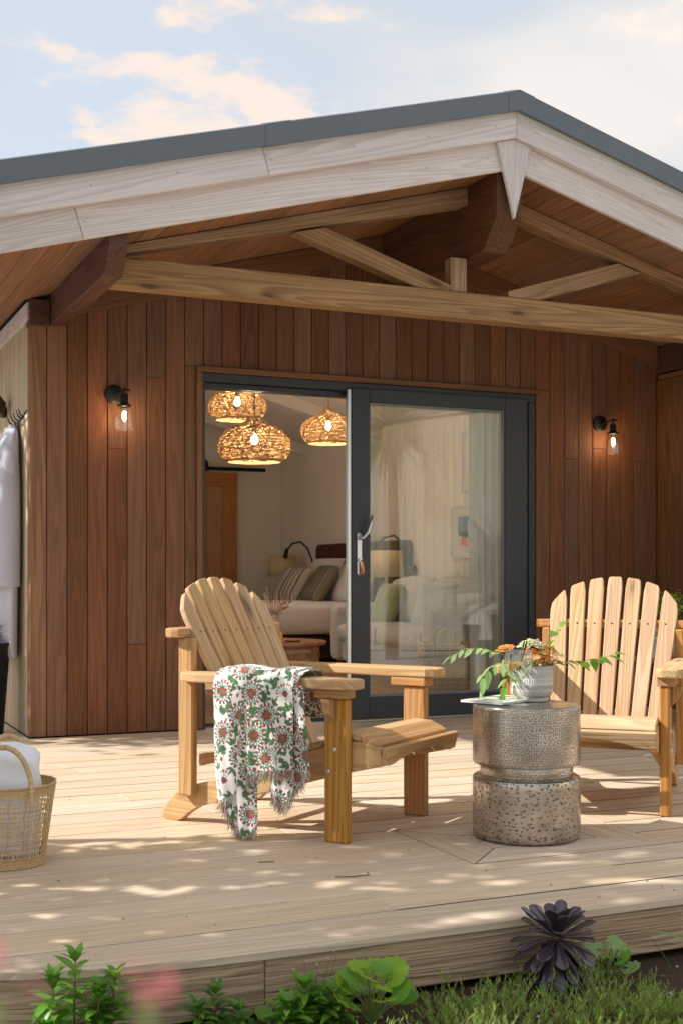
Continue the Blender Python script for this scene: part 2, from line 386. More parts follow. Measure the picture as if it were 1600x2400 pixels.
# ---------------- ground
def ground():
    P = []
    n = 60
    xs = sorted(set([-900, -200, -40, -12]+[-6+i*.25 for i in range(49)]+[20, 60, 300, 900])); ys = sorted(set([-900, -200, -50, -20]+[-9+i*.12 for i in range(40)]+[-2, 0, 3, 10, 40, 200, 900]))
    for y in ys:
        row = []
        for x in xs:
            near = -6 < x < 6.2 and -9 < y < -4.3
            row.append((x, y, -.172+(.022*mnoise.noise(Vector((x*3, y*3, 0)))+.012*mnoise.noise(Vector((x*11, y*11, 3))) if near else 0)))
        P.append(row)
    t = NT('garden_soil'); ge = t.n('ShaderNodeNewGeometry'); p = ge.outputs['Position']
    a = t.noise(p, 14, 8, .7); b = t.noise(p, 90, 4, .7); g = t.noise(p, .35, 4)
    c = t.mix(a, srgb(44, 33, 25), srgb(96, 78, 62)); c = t.mix(t.rng(b, .6, .75), c, srgb(150, 136, 120))
    far = t.n('ShaderNodeVectorMath', operation='LENGTH'); t.set(far.inputs[0], p)
    gr = t.mix(t.noise(p, 60, 4, .7), srgb(164, 162, 158), srgb(214, 212, 208)); sy = t.n('ShaderNodeSeparateXYZ', {0: p})
    c = t.mix(t.m('MAXIMUM', t.rng(sy.outputs[1], -5.5, -5.7), t.rng(sy.outputs[0], -.7, -.9)), c, gr)  # pale gravel out of view, added to bounce sunlight onto cabin and room
    c = t.mix(t.rng(far.outputs['Value'], 17, 20), c, t.mix(g, srgb(64, 84, 38), srgb(104, 118, 60)))
    t.P(col=c, rough=.95, spec=.2, normal=t.bump(t.m('ADD', a, t.m('MULTIPLY', b, .5)), .9, .02))
    o = MB().grid(P).build('ground', t.mat, smooth=True); tag(o, kind='structure')
    # small stones lying in the bed
    mb = MB(); r = random.Random(3)
    for i in range(420):
        x = r.uniform(.3, 3.1); y = r.uniform(-5.2, -4.34); s = r.uniform(.003, .013)*(1.6 if r.random() < .08 else 1)
        vs = [Vector((r.uniform(.6, 1)*q[0], r.uniform(.6, 1)*q[1], r.uniform(.4, .8)*q[2]))*s for q in ((1,0,0),(-1,0,0),(0,1,0),(0,-1,0),(0,0,1),(0,0,-1))]
        m = RZ(r.uniform(0, 6)); vs = [m @ q+Vector((x, y, -.160+s*.3)) for q in vs]
        mb.add(vs, [(0,2,4),(2,1,4),(1,3,4),(3,0,4),(2,0,5),(1,2,5),(3,1,5),(0,3,5)])
    t = NT('bed_stones'); ge = t.n('ShaderNodeNewGeometry'); t.P(col=t.mix(ge.outputs['Random Per Island'], srgb(92, 80, 68), srgb(190, 182, 172)), rough=.8)
    o = mb.build('soil_stones', t.mat); tag(o, 'small pale stones and crumbs scattered on the dark soil', 'stones', kind='stuff')
ground()
# ---------------- deck
DY = [-4.315, -4.108]+[-3.912+.195*i for i in range(20)]+[0.0]
DY = [y for y in DY if y < -.02]+[-.004]
def xleft(y): return 1.0-math.sqrt(max(0, 1.45**2-(y+2.865)**2)) if y < -2.865 else -.45
def deck():
    root = MB().box((-.40, -2.8, -.16), (7.0, -.02, -.03), 0).box((.98, -4.28, -.16), (7.0, -2.81, -.03), 0).build('deck', M['void']); tag(root, kind='structure')
    g = .0024; r = random.Random(11)
    def poly(pts, grain='x', nose=False):
        mb = MB(); mb.prism(pts, (0,0,0), (1,0,0), (0,1,0), (0,0,1), -.026, 0); mb.m = [0 if (k < 2 or nose) else 1 for k in range(len(mb.f))]; mb.build('deck_board', [M['deck'], M['deckgap']], root, grain=grain, bevel=.0014 if not nose else .004, bseg=1)
    HX0, HX1, HY0, HY1 = 2.025, 2.805, DY[3], DY[6]
    for i in range(len(DY)-1):
        y0, y1 = DY[i]+g, DY[i+1]-g
        if i == 0: y0 = DY[0]
        n = 7 if DY[i] < -2.8 else 1
        left = [(xleft(y1+(y0-y1)*k/n), y1+(y0-y1)*k/n) for k in range(n+1)]
        joints = {2: [2.415, 5.2], 0: [3.35], 1: [1.55, 4.4], 3: [4.6], 4: [.42, 4.0], 5: [5.0], 6: [1.66, 4.9]}.get(i, [r.uniform(.3, 2.2), r.uniform(3.4, 5.8)])
        segs = []; x = None
        if 3 <= i < 6:
            segs = [('L', HX0)] + [(HX1, q) for q in joints if q > HX1+.3][:1] + [([q for q in joints if q > HX1+.3] or [HX1])[0:1]+[7.0]]
            segs = [('L', HX0), (HX1, joints[-1]), (joints[-1], 7.0)]
        else:
            cuts = joints+[7.0]; prev = 'L'
            for q in cuts: segs.append((prev, q)); prev = q
        for a, b in segs:
            if a == 'L': poly([(b-(g if 3 <= i < 6 else .0007), y0), (b-(g if 3 <= i < 6 else .0007), y1)]+left, nose=(i == 0))
            else: poly([(a+.0007, y0), (b-.0007, y0), (b-.0007, y1), (a+.0007, y1)], nose=(i == 0))
    # mitred hatch frame set into the deck
    f = .182
    A, B, Cc, D = (HX0+g, HY0+g), (HX1-g, HY0+g), (HX1-g, HY1-g), (HX0+g, HY1-g)
    a, b, c, d = (HX0+f, HY0+f), (HX1-f, HY0+f), (HX1-f, HY1-f), (HX0+f, HY1-f)
    h = .0012
    poly([(A[0]+h, A[1]), (B[0]-h, B[1]), (b[0]-h, b[1]), (a[0]+h, a[1])]); poly([(D[0]+h, D[1]), (d[0]+h, d[1]), (c[0]-h, c[1]), (Cc[0]-h, Cc[1])])
    poly([(A[0], A[1]+h), (a[0], a[1]+h), (d[0], d[1]-h), (D[0], D[1]-h)], 'y'); poly([(B[0], B[1]+h), (Cc[0], Cc[1]-h), (c[0], c[1]-h), (b[0], b[1]+h)], 'y')
    ym = (a[1]+d[1])/2
    poly([(a[0]+g, a[1]+g), (b[0]-g, a[1]+g), (b[0]-g, ym-g), (a[0]+g, ym-g)]); poly([(a[0]+g, ym+g), (b[0]-g, ym+g), (b[0]-g, d[1]-g), (a[0]+g, d[1]-g)])
    # deck at the side of the cabin
    for k in range(13):
        y0 = .002+k*.195; box_part('deck_board', (-.45, y0, -.026), (1.2885, y0+.191, 0), M['deck'], root, 'x', .003)
    # fascia: straight boards and the bent one round the corner
    for x0, x1 in ((1.09, 4.62), (4.624, 7.0)): box_part('edge_board', (x0, -4.309, -.150), (x1, -4.285, -.0275), M['deckedge'], root, 'x', .003)
    mb = MB(); P = [(1.087, -4.309), (1.04, -4.309)]+[(1.0-1.444*math.sin(R(q)), -2.865-1.444*math.cos(R(q))) for q in range(0, 91, 5)]+[(-.444, 2.4)]
    Q = [(1.087, -4.285), (1.04, -4.285)]+[(1.0-1.42*math.sin(R(q)), -2.865-1.42*math.cos(R(q))) for q in range(0, 91, 5)]+[(-.42, 2.4)]
    G = [[(x, y, -.150) for x, y in P], [(x, y, -.0275) for x, y in P], [(x, y, -.0275) for x, y in Q], [(x, y, -.150) for x, y in Q]]
    mb.grid(G); L = np.concatenate([[0], np.cumsum(np.hypot(np.diff([p[0] for p in P]), np.diff([p[1] for p in P])))])
    o = mb.build('edge_board', M['deckedge'], root, grain='x')
    gc = np.array([(L[j], 0, G[i][j][2]) for i in range(4) for j in range(len(P))]); o.data.attributes['gc'].data.foreach_set('vector', gc.astype(np.float32).ravel())
    return root
deck()
# ---------------- cabin
cab = thing('timber_cabin', 'brown timber-clad garden cabin with pale fascia and low gable roof', 'building', T(RX0, 0, 0))
DXL, DXR, DZT = 2.27, 4.672, 2.175          # outer edge of the timber door trim
def sboard(name, x0, x1, b, t, y0, y1, mat, parent, bevel=.002, e0=0, e1=0):
    """board following the roof slope: b,t = heights at the ridge of its lower and upper edge"""
    s = 1 if x1 > RX0+.01 else -1
    f = lambda x, h: h-SL*abs(x-RX0)
    k = .272
    pts = [(x0+e0*k*(t-b), f(x0+e0*k*(t-b), b)), (x1+e1*k*(t-b), f(x1+e1*k*(t-b), b)), (x1, f(x1, t)), (x0, f(x0, t))]
    return MB().prism(pts, (0,0,0), (1,0,0), (0,0,1), (0,1,0), y0, y1).build(name, mat, parent, grain=(1, 0, -SL*s), bevel=bevel, bseg=1)
def cabin():
    EL, ER = .70, 6.44
    # wall core and cladding boards
    mb = MB()
    mb.prism([(1.30, -.1), (DXL+.03, -.1), (DXL+.03, zs(DXL)-.02), (1.30, zs(1.30)-.02)], (0,0,0), (1,0,0), (0,0,1), (0,1,0), .021, .14)
    mb.prism([(DXR-.03, -.1), (5.86, -.1), (5.86, zs(5.86)-.02), (DXR-.03, zs(DXR)-.02)], (0,0,0), (1,0,0), (0,0,1), (0,1,0), .021, .14)
    mb.prism([(DXL+.03, DZT-.03), (DXR-.03, DZT-.03), (DXR-.03, zs(DXR)-.02), (RX0, SOF-.02), (DXL+.03, zs(DXL)-.02)], (0,0,0), (1,0,0), (0,0,1), (0,1,0), .021, .14)
    wall = mb.build('front_wall', M['void'], cab)
    r = random.Random(5); xs = [1.289]+[1.384+.1165*k for k in range(38)]; xs = [x for x in xs if x < 5.64]+[5.656]
    cut = {4: [1.66], 5: [.52], 6: [2.09], 1: [], 2: [], 3: [], 7: [], 8: [.62], 31: [1.72], 33: [1.80], 35: [.9], 36: [1.72], 29: []}
    for k in range(len(xs)-1):
        x0, x1 = xs[k]+.0022, xs[k+1]-.0022; xm = (x0+x1)/2; top = zs(xm)-.03
        def col(a, b, z0, z1):
            if b-a < .008 or z1-z0 < .02: return
            mt = M['clad_end'] if k == 0 else M['clad']
            box_part('cladding_board', (a, 0, z0), (b, .0195, z1), mt, wall, 'z', .0025)
        cs = [c for c in cut.get(k, [r.uniform(.3, 2.2)] if r.random() < .04 else [])]
        def seg(a, b, z0, z1):
            zz = [z0]+sorted(c for c in cs if z0+.1 < c < z1-.1)+[z1]
            for i in range(len(zz)-1): col(a, b, zz[i]+(.0008 if i else 0), zz[i+1]-(.0008 if i < len(zz)-2 else 0))
        if x1 <= DXL or x0 >= DXR: seg(x0, x1, .006, top)
        else:
            seg(x0, x1, DZT+.002, top)
            if x0 < DXL: col(x0, DXL-.002, .006, DZT)
            if x1 > DXR: col(DXR+.002, x1, .006, DZT)
    mb = MB(); q = random.Random(77)
    for k in range(len(xs)-1):
        for z in (.34, .94, 1.54, 2.14, 2.42):
            for dx in (.022, -.022):
                x = (xs[k]+xs[k+1])/2+dx+q.uniform(-.003, .003)
                if (DXL-.01 < x < DXR+.01 and z < DZT+.02) or z > zs(x)-.16: continue
                mb.lathe([(0, .0006), (.0018, .0006), (.0022, 0)], 6, T(x, 0, z+q.uniform(-.012, .012)) @ RX(R(90)))
    mb.build('nails', plain('dull_nail', srgb(60, 48, 42), .5, .5), wall)['kind'] = 'stuff'
    # frieze under the soffit
    sboard('frieze_board', 1.50, RX0-.08, SOF-.145, SOF-.004, -.026, -.002, M['clad'], cab); sboard('frieze_board', RX0+.08, 5.645, SOF-.145, SOF-.004, -.026, -.002, M['clad'], cab)
    box_part('corner_shade_block', (1.287, -.030, 2.335), (1.398, .10, zs(1.287)-.006), M['beam'], cab, 'x', .003)  # dark block standing in for shade at the wall-top corner
    # soffit boards
    sof = part_empty('soffit', cab, T(RX0, -.7, SOF))
    k = 0; x = RX0-.1
    edges = [.928+.1121*i for i in range(-2, 24)]
    for a in edges:
        b = a+.1121
        if a < RX0-.02:
            b = min(b, RX0-.002); ye = 2.6 if b < 1.32 else .02
            pts = [(a+.002, zs(a+.002)), (b-.002, zs(b-.002)), (b-.002, zs(b-.002)+.016), (a+.002, zs(a+.002)+.016)]
            MB().prism(pts, (0,0,0), (1,0,0), (0,0,1), (0,1,0), -1.418, ye).build('soffit_board', M['soffit'], sof, grain='y', bevel=.0025, bseg=1)
    a = RX0+.001; e2 = [RX0]+[3.801-.113+.1132*i for i in range(0, 25)]
    for i in range(len(e2)-1):
        a, b = e2[i]+.002, e2[i+1]-.002
        pts = [(a, zs(a)), (b, zs(b)), (b, zs(b)+.016), (a, zs(a)+.016)]
        MB().prism(pts, (0,0,0), (1,0,0), (0,0,1), (0,1,0), -1.418, .02).build('soffit_board', M['soffit'], sof, grain='y', bevel=.0025, bseg=1)
    # roof slabs
    for s in (-1, 1):
        e = EL if s < 0 else ER
        pts = [(RX0, SOF+.022), (e, zs(e)+.022), (e, zs(e)+.33), (RX0, SOF+.33)]
        MB().prism(pts, (0,0,0), (1,0,0), (0,0,1), (0,1,0), -1.43, 7.8).build('roof', M['roof'], cab)
    # fascia boards (two overlapping courses), V-shaped drop board, screws
    fl = sboard('fascia_board', EL, 1.218, 3.094, 3.30, -1.4445, -1.42, M['fascia'], cab, e1=1); fl2 = sboard('fascia_board', 1.2205, RX0-.0015, 3.094, 3.30, -1.4445, -1.42, M['fascia'], cab, e0=1)
    fr = sboard('fascia_board', RX0+.0015, ER, 3.094, 3.30, -1.4445, -1.42, M['fascia'], cab)
    fu = sboard('fascia_board', EL, 2.118, 3.248, 3.44, -1.490, -1.4475, M['fascia'], cab, e1=1); fu2 = sboard('fascia_board', 2.1205, RX0-.001, 3.248, 3.44, -1.490, -1.4475, M['fascia'], cab, e0=1)
    fur = sboard('fascia_board', RX0+.001, ER, 3.248, 3.44, -1.490, -1.4475, M['fascia'], cab)
    MB().prism([(3.466, 3.218), (3.57, 3.2465), (3.674, 3.218), (3.574, 2.826), (3.570, 2.826)], (0,0,0), (1,0,0), (0,0,1), (0,1,0), -1.469, -1.4455).build('drop_board', M['fascia'], cab, grain='z', bevel=.002, bseg=1)
    mbs = [('L', [1.28, 1.70, 2.17, 2.63, 3.05, 3.42], 3.175, -1.4455, fl2), ('L', [1.3, 1.71, 2.18, 2.62, 3.04, 3.44], 3.325, -1.491, fu2), ('R', [3.71, 4.13, 4.55, 5.0], 3.175, -1.4455, fr), ('R', [3.69, 4.11, 4.5, 4.9], 3.325, -1.491, fur)]
    for s, X, zt, y, par in mbs:
        for x in X:
            if par is fu2 and x < 2.12: par_ = fu
            else: par_ = par
            z = zt-SL*abs(x-RX0)
            MB().lathe([(0, .0016), (.0045, .0016), (.0062, 0), (.0062, -.001)], 10, T(x, y, z) @ RX(R(90))).lathe([(0, .0024), (.0016, .0024), (.0016, .001)], 6, T(x, y, z) @ RX(R(90)), mi=1).build('screw', [M['screw'], M['black']], par_, smooth=False)
    z = 3.05; MB().lathe([(0, .0016), (.0045, .0016), (.0062, 0), (.0062, -.001)], 10, T(3.57, -1.470, 3.10) @ RX(R(90))).build('screw', M['screw'], cab)
    # metal verge trim
    def trim(x0, x1, y0=-1.524, b=3.384, t=3.490):
        s = 1 if x1 > RX0+.01 else -1; f = lambda x, h: h-SL*abs(x-RX0)
        G = []
        for (yy, hh) in ((-1.488, b+.006), (y0, b), (y0, t-.003), (y0+.003, t), (y0+.05, t+.016), (y0+.12, t+.018), (y0+.12, t-.03)): G.append([(x0, yy, f(x0, hh)), (x1, yy, f(x1, hh))])
        return MB().grid(G).build('roof_edge_trim', M['trim'], cab, solid=.002)
    trim(EL, 2.14); trim(2.14, RX0); trim(RX0, ER); trim(2.138, 2.27, -1.527, 3.382, 3.4925); trim(3.50, RX0, -1.5265, 3.383, 3.492); trim(RX0, 3.66, -1.5265, 3.383, 3.492)
    # ridge beam and purlins with chamfered ends
    def beam(name, x0, x1, zb, zch, ych, mirror=False):
        pts = [(.02, zb), (ych, zb), (-1.415, zch), (-1.415, zs((x0+x1)/2)-.004 if name != 'ridge_beam' else SOF-.025), (.02, zs((x0+x1)/2)-.004 if name != 'ridge_beam' else SOF-.025)]
        return MB().prism(pts, (0,0,0), (0,1,0), (0,0,1), (1,0,0), x0, x1).build(name, M['beam'], cab, grain='y', bevel=.004)
    beam('ridge_beam', 3.495, 3.648, 2.687, 2.853, -1.266)
    beam('purlin', 1.401, 1.491, 2.346, 2.452, -1.318); beam('purlin', 5.649, 5.739, 2.346, 2.452, -1.318)
    # truss: tie beam, rafters, struts, king post
    tr = part_empty('truss', cab, T(RX0, -1.055, 2.35))
    y0, y1 = -1.112, -1.0
    box_part('tie_beam', (1.492, y0, 2.350), (5.648, y1, 2.497), M['pine'], tr, 'x', .006)
    for s in (-1, 1):
        mx = (lambda x: x) if s < 0 else (lambda x: 2*RX0-x)
        f = lambda x, h: h-SL*abs(x-RX0)
        pts = [(mx(1.493), f(1.493, SOF-.004)), (mx(3.494), f(3.494, SOF-.004)), (mx(3.494), f(3.494, SOF-.105)), (mx(1.493), max(2.499, f(1.493, SOF-.105)))]
        x5 = 1.493+(2.499-f(1.493, SOF-.085))/SL
        MB().prism(pts, (0,0,0), (1,0,0), (0,0,1), (0,1,0), y0+.004, y1-.004).build('rafter', M['pine'], tr, grain=(1, 0, -SL*s), bevel=.005)
        pts = [(mx(2.465), 2.722), (mx(2.63), 2.765), (mx(3.384), 2.53), (mx(3.384), 2.499), (mx(3.172), 2.499)]
        MB().prism(pts, (0,0,0), (1,0,0), (0,0,1), (0,1,0), y0+.006, y1-.010).build('strut', M['pine'], tr, grain=(1, 0, .33*s), bevel=.004)
    box_part('king_post', (3.386, y0+.005, 2.4985), (3.486, y1-.03, 2.686), M['pine'], tr, 'z', .004)
    # side wall of narrow pale boards
    sw = MB().box((1.305, .145, -.1), (1.42, 2.6, zs(1.3)-.02), 0).build('side_wall', M['void'], cab)
    box_part('corner_board', (1.291, .021, .004), (1.320, .085, 2.37), M['clad_end'], sw, 'z', .003)
    y = .088; q = random.Random(8)
    while y < 2.5:
        w = .046; box_part('slat_board', (1.290, y, .004), (1.306, y+w-.005, 2.372), M['slat'], sw, 'z', .0025); y += w
    box_part('top_rail', (1.276, .02, 2.374), (1.304, 2.55, 2.474), M['fascia'], cab, 'y', .003)
    # pine wing wall projecting at the right
    ww = MB().box((5.676, -1.24, -.1), (5.80, -.022, 2.325), 0).build('wing_wall', M['void'], cab)
    y = -.0015
    while y > -1.2:
        w = .145; box_part('wing_board', (5.655, y-w+.003, .004), (5.675, y, 2.30), M['pinewall'], ww, 'z', .004); y -= w
    box_part('wing_rail', (5.640, -1.24, 2.302), (5.80, -.03, 2.335), M['pinewall'], ww, 'y', .004)
    # back and right outer walls and gables (outer skin)
    MB().box((1.30, 7.50, -.1), (5.86, 7.62, 3.05), 0).build('back_wall', M['void'], cab)
    MB().box((5.78, .15, -.1), (5.86, 7.5, 2.47), 0).box((1.35, 2.6, -.1), (1.44, 2.9, 2.47), 0).box((1.35, 6.1, -.1), (1.44, 7.5, 2.47), 0).box((1.35, 2.9, -.1), (1.44, 6.1, .16), 0).box((1.35, 2.9, 2.25), (1.44, 6.1, 2.47), 0).build('outer_wall', M['clad'], cab, grain='z')
    wn = part_empty('added_window', cab, T(1.4, 4.5, 1.2))  # unseen window added so daylight brightens the room
    for lo, hi in (((1.34, 2.9, .16), (1.43, 2.96, 2.25)), ((1.34, 6.04, .16), (1.43, 6.1, 2.25)), ((1.34, 2.961, .16), (1.43, 6.039, .22)), ((1.34, 2.961, 2.19), (1.43, 6.039, 2.249)), ((1.35, 4.47, .221), (1.42, 4.53, 2.189))): box_part('added_window_frame', lo, hi, M['anth'], wn, None, .003)
    MB().add([(1.385, 2.96, .22), (1.385, 4.47, .22), (1.385, 4.47, 2.19), (1.385, 2.96, 2.19)], [(0, 1, 2, 3)]).build('pane', M['clearglass'], wn); MB().add([(1.385, 4.53, .22), (1.385, 6.04, .22), (1.385, 6.04, 2.19), (1.385, 4.53, 2.19)], [(0, 1, 2, 3)]).build('pane', M['clearglass'], wn)
cabin()
# ---------------- sliding door
def door():
    fr = part_empty('sliding_door', cab, T(3.47, 0, 0))
    # timber trim
    box_part('timber_trim', (DXL, -.024, .004), (2.303, .02, DZT-.036), M['clad'], fr, 'z', .003); box_part('timber_trim', (4.639, -.024, .004), (DXR, .02, DZT-.036), M['clad'], fr, 'z', .003)
    box_part('timber_trim', (DXL, -.026, DZT-.035), (DXR, .02, DZT), M['clad'], fr, 'x', .003)
    # fixed frame
    box_part('frame_head', (2.305, -.012, 2.085), (4.637, .13, 2.138), M['anth'], fr, None, .003); box_part('frame_head', (2.305, .03, 2.055), (4.637, .13, 2.084), M['anth'], fr, None, .002)
    box_part('frame_jamb', (2.305, -.012, .0), (2.322, .13, 2.084), M['anth'], fr, None, .002); box_part('frame_jamb', (4.585, -.012, .0), (4.637, .13, 2.084), M['anth'], fr, None, .004)
    box_part('frame_jamb', (4.555, .02, .0), (4.584, .12, 2.054), M['anth'], fr, None, .003)
    for yy, h, mt in ((-.012, .012, 'alu'), (.030, .022, 'anth'), (.050, .012, 'alu'), (.095, .022, 'anth')): box_part('threshold', (2.323, yy, .0), (4.584, yy+(.040 if mt == 'alu' else .018), h), M[mt], fr, None, .002)
    # moving leaf, parked on the right
    x0, x1, y0, y1 = 3.262, 4.546, -.062, -.014; gx0, gx1, gz0, gz1 = 3.385, 4.372, .158, 2.012
    box_part('leaf_stile', (x0, y0, .020), (gx0, y1, 2.098), M['anth'], fr, None, .004); box_part('leaf_stile', (gx1, y0, .020), (x1, y1, 2.098), M['anth'], fr, None, .004)
    box_part('leaf_rail', (gx0+.001, y0+.001, .020), (gx1-.001, y1, gz0), M['anth'], fr, None, .003); box_part('leaf_rail', (gx0+.001, y0+.001, gz1), (gx1-.001, y1, 2.098), M['anth'], fr, None, .003)
    for lo, hi in (((gx0-.004, y0+.012, gz0-.004), (gx1+.004, y1-.006, gz0+.014)), ((gx0-.004, y0+.012, gz1-.014), (gx1+.004, y1-.006, gz1+.004)), ((gx0-.004, y0+.012, gz0+.0145), (gx0+.010, y1-.006, gz1-.0145)), ((gx1-.010, y0+.012, gz0+.0145), (gx1+.004, y1-.006, gz1-.0145))):
        box_part('glazing_bead', lo, hi, plain_bead, fr, None, .002)
    MB().add([(gx0-.002, -.038, gz0), (gx1+.002, -.038, gz0), (gx1+.002, -.038, gz1), (gx0-.002, -.038, gz1)], [(0,1,2,3)]).build('pane', M['pane'], fr)
    MB().add([(gx0-.002, -.022, gz0), (gx1+.002, -.022, gz0), (gx1+.002, -.022, gz1), (gx0-.002, -.022, gz1)], [(0,1,2,3)]).build('pane', M['pane'], fr)
    # bright lock edge of the leaf
    eb = box_part('lock_strip', (3.238, -.050, .022), (3.261, -.022, 2.09), M['alu'], fr, None, .002)
    for z in (.25, .62, 1.02, 1.42, 1.78, 1.98): box_part('lock_plate', (3.2345, -.046, z-.012), (3.2379, -.026, z+.012), M['screw'], eb, None, .001)
    # handle: backplate, bent lever, cylinder and key
    hd = MB().prism([(3.310+a, 0+b) for a, b in arc(0, 1.175, .016, 0, 180, 8)]+[(3.310+a, b) for a, b in arc(0, .94, .016, 180, 360, 8)], (0,0,0), (1,0,0), (0,0,1), (0,1,0), -.070, -.0625).build('handle', M['alu'], fr, bevel=.002)
    MB().tube([(3.310, -.07, 1.155), (3.310, -.10, 1.155), (3.325, -.112, 1.162), (3.350, -.116, 1.195), (3.368, -.114, 1.245), (3.378, -.110, 1.30)], [.011, .011, .012, .0115, .010, .007], 10).build('lever', M['alu'], hd, smooth=True)
    MB().lathe([(0, .014), (.012, .014), (.013, 0)], 14, T(3.310, -.071, 1.02) @ RX(R(90))).build('cylinder', M['screw'], hd, smooth=True, sharp=40)
    MB().tube([(3.312, -.085, 1.018), (3.320, -.092, 1.005), (3.324, -.092, .955), (3.322, -.090, .925)], [.004, .006, .011, .008], 8).build('key_fob', plain('copper_key_fob', srgb(214, 140, 92), .35, .6), hd, smooth=True)
plain_bead = plain('grey_glazing_bead', srgb(112, 116, 120), .35)
door()
# ---------------- room inside
def room():
    XR, XL, YB = 5.72, 1.46, 7.44
    fl = MB().box((XL, .14, -.02), (XR, YB, .004), 0).build('room_floor', M['void'], cab)
    r = random.Random(2); x = XL
    while x < XR-.02:
        w = min(.18, XR-x); cs = [.142, r.uniform(1.2, 2.6), r.uniform(3.4, 5.4), YB]
        for a, b in zip(cs, cs[1:]): box_part('floor_board', (x+.001, a+.001, .0045), (x+w-.001, b-.001, .018), M['floor'], fl, 'y', .002)
        x += w
    MB().box((XL, YB, 0), (XR, YB+.05, 3.1), 0).build('room_back_wall', M['wallpaint'], cab)
    MB().box((XL-.012, .145, 0), (XL, 2.9, 2.6), 0).box((XL-.012, 6.1, 0), (XL, YB, 2.6), 0).box((XL-.012, 2.9, 0), (XL, 6.1, .16), 0).box((XL-.012, 2.9, 2.25), (XL, 6.1, 2.6), 0).build('room_left_wall', M['wallpaint'], cab)
    rw = MB().box((XR+.012, .145, 0), (XR+.04, YB, 2.7), 0).build('room_right_wall', M['wallpaint'], cab)
    y = .15
    while y < YB-.02:
        b = min(y+.098, YB-.001); box_part('wall_panel', (XR, y, .02), (XR+.0115, b, 2.44), M['wallpaint'], rw, None, .004); y += .1
    MB().box((XL, .1405, .0), (2.30, .149, 2.6), 0).box((4.64, .1405, 0), (XR, .149, 2.6), 0).box((2.30, .1405, 2.14), (4.64, .149, 3.0), 0).build('room_front_wall', M['wallpaint'], cab)
    for s in (-1, 1):
        e = XL-.05 if s < 0 else XR+.03; ce = part_empty('ceiling', cab, T(RX0+s, 3.7, 2.7)); y = .145
        while y < YB:
            b = min(y+.30, YB); f = lambda x: SOF-.05-SL*abs(x-RX0)
            MB().prism([(RX0, f(RX0)), (e, f(e)), (e, f(e)+.012), (RX0, f(RX0)+.012)], (0,0,0), (1,0,0), (0,0,1), (0,1,0), y+.002, b-.002).build('ceiling_board', M['ceil'], ce, bevel=.002, bseg=1); y += .30
        for yy in (2.3, 4.6, 6.6):
            g = lambda x, h: SOF-.05-h-SL*abs(x-RX0)
            MB().prism([(RX0, g(RX0, .001)), (e, g(e, .001)), (e, g(e, .13)), (RX0, g(RX0, .13))], (0,0,0), (1,0,0), (0,0,1), (0,1,0), yy, yy+.08).build('ceiling_rafter', M['ceil'], ce, bevel=.004)
    MB().box((RX0-.08, .15, SOF-.30), (RX0+.08, YB, SOF-.06), 0.004).build('ridge_beam', M['ceil'], cab)
room()
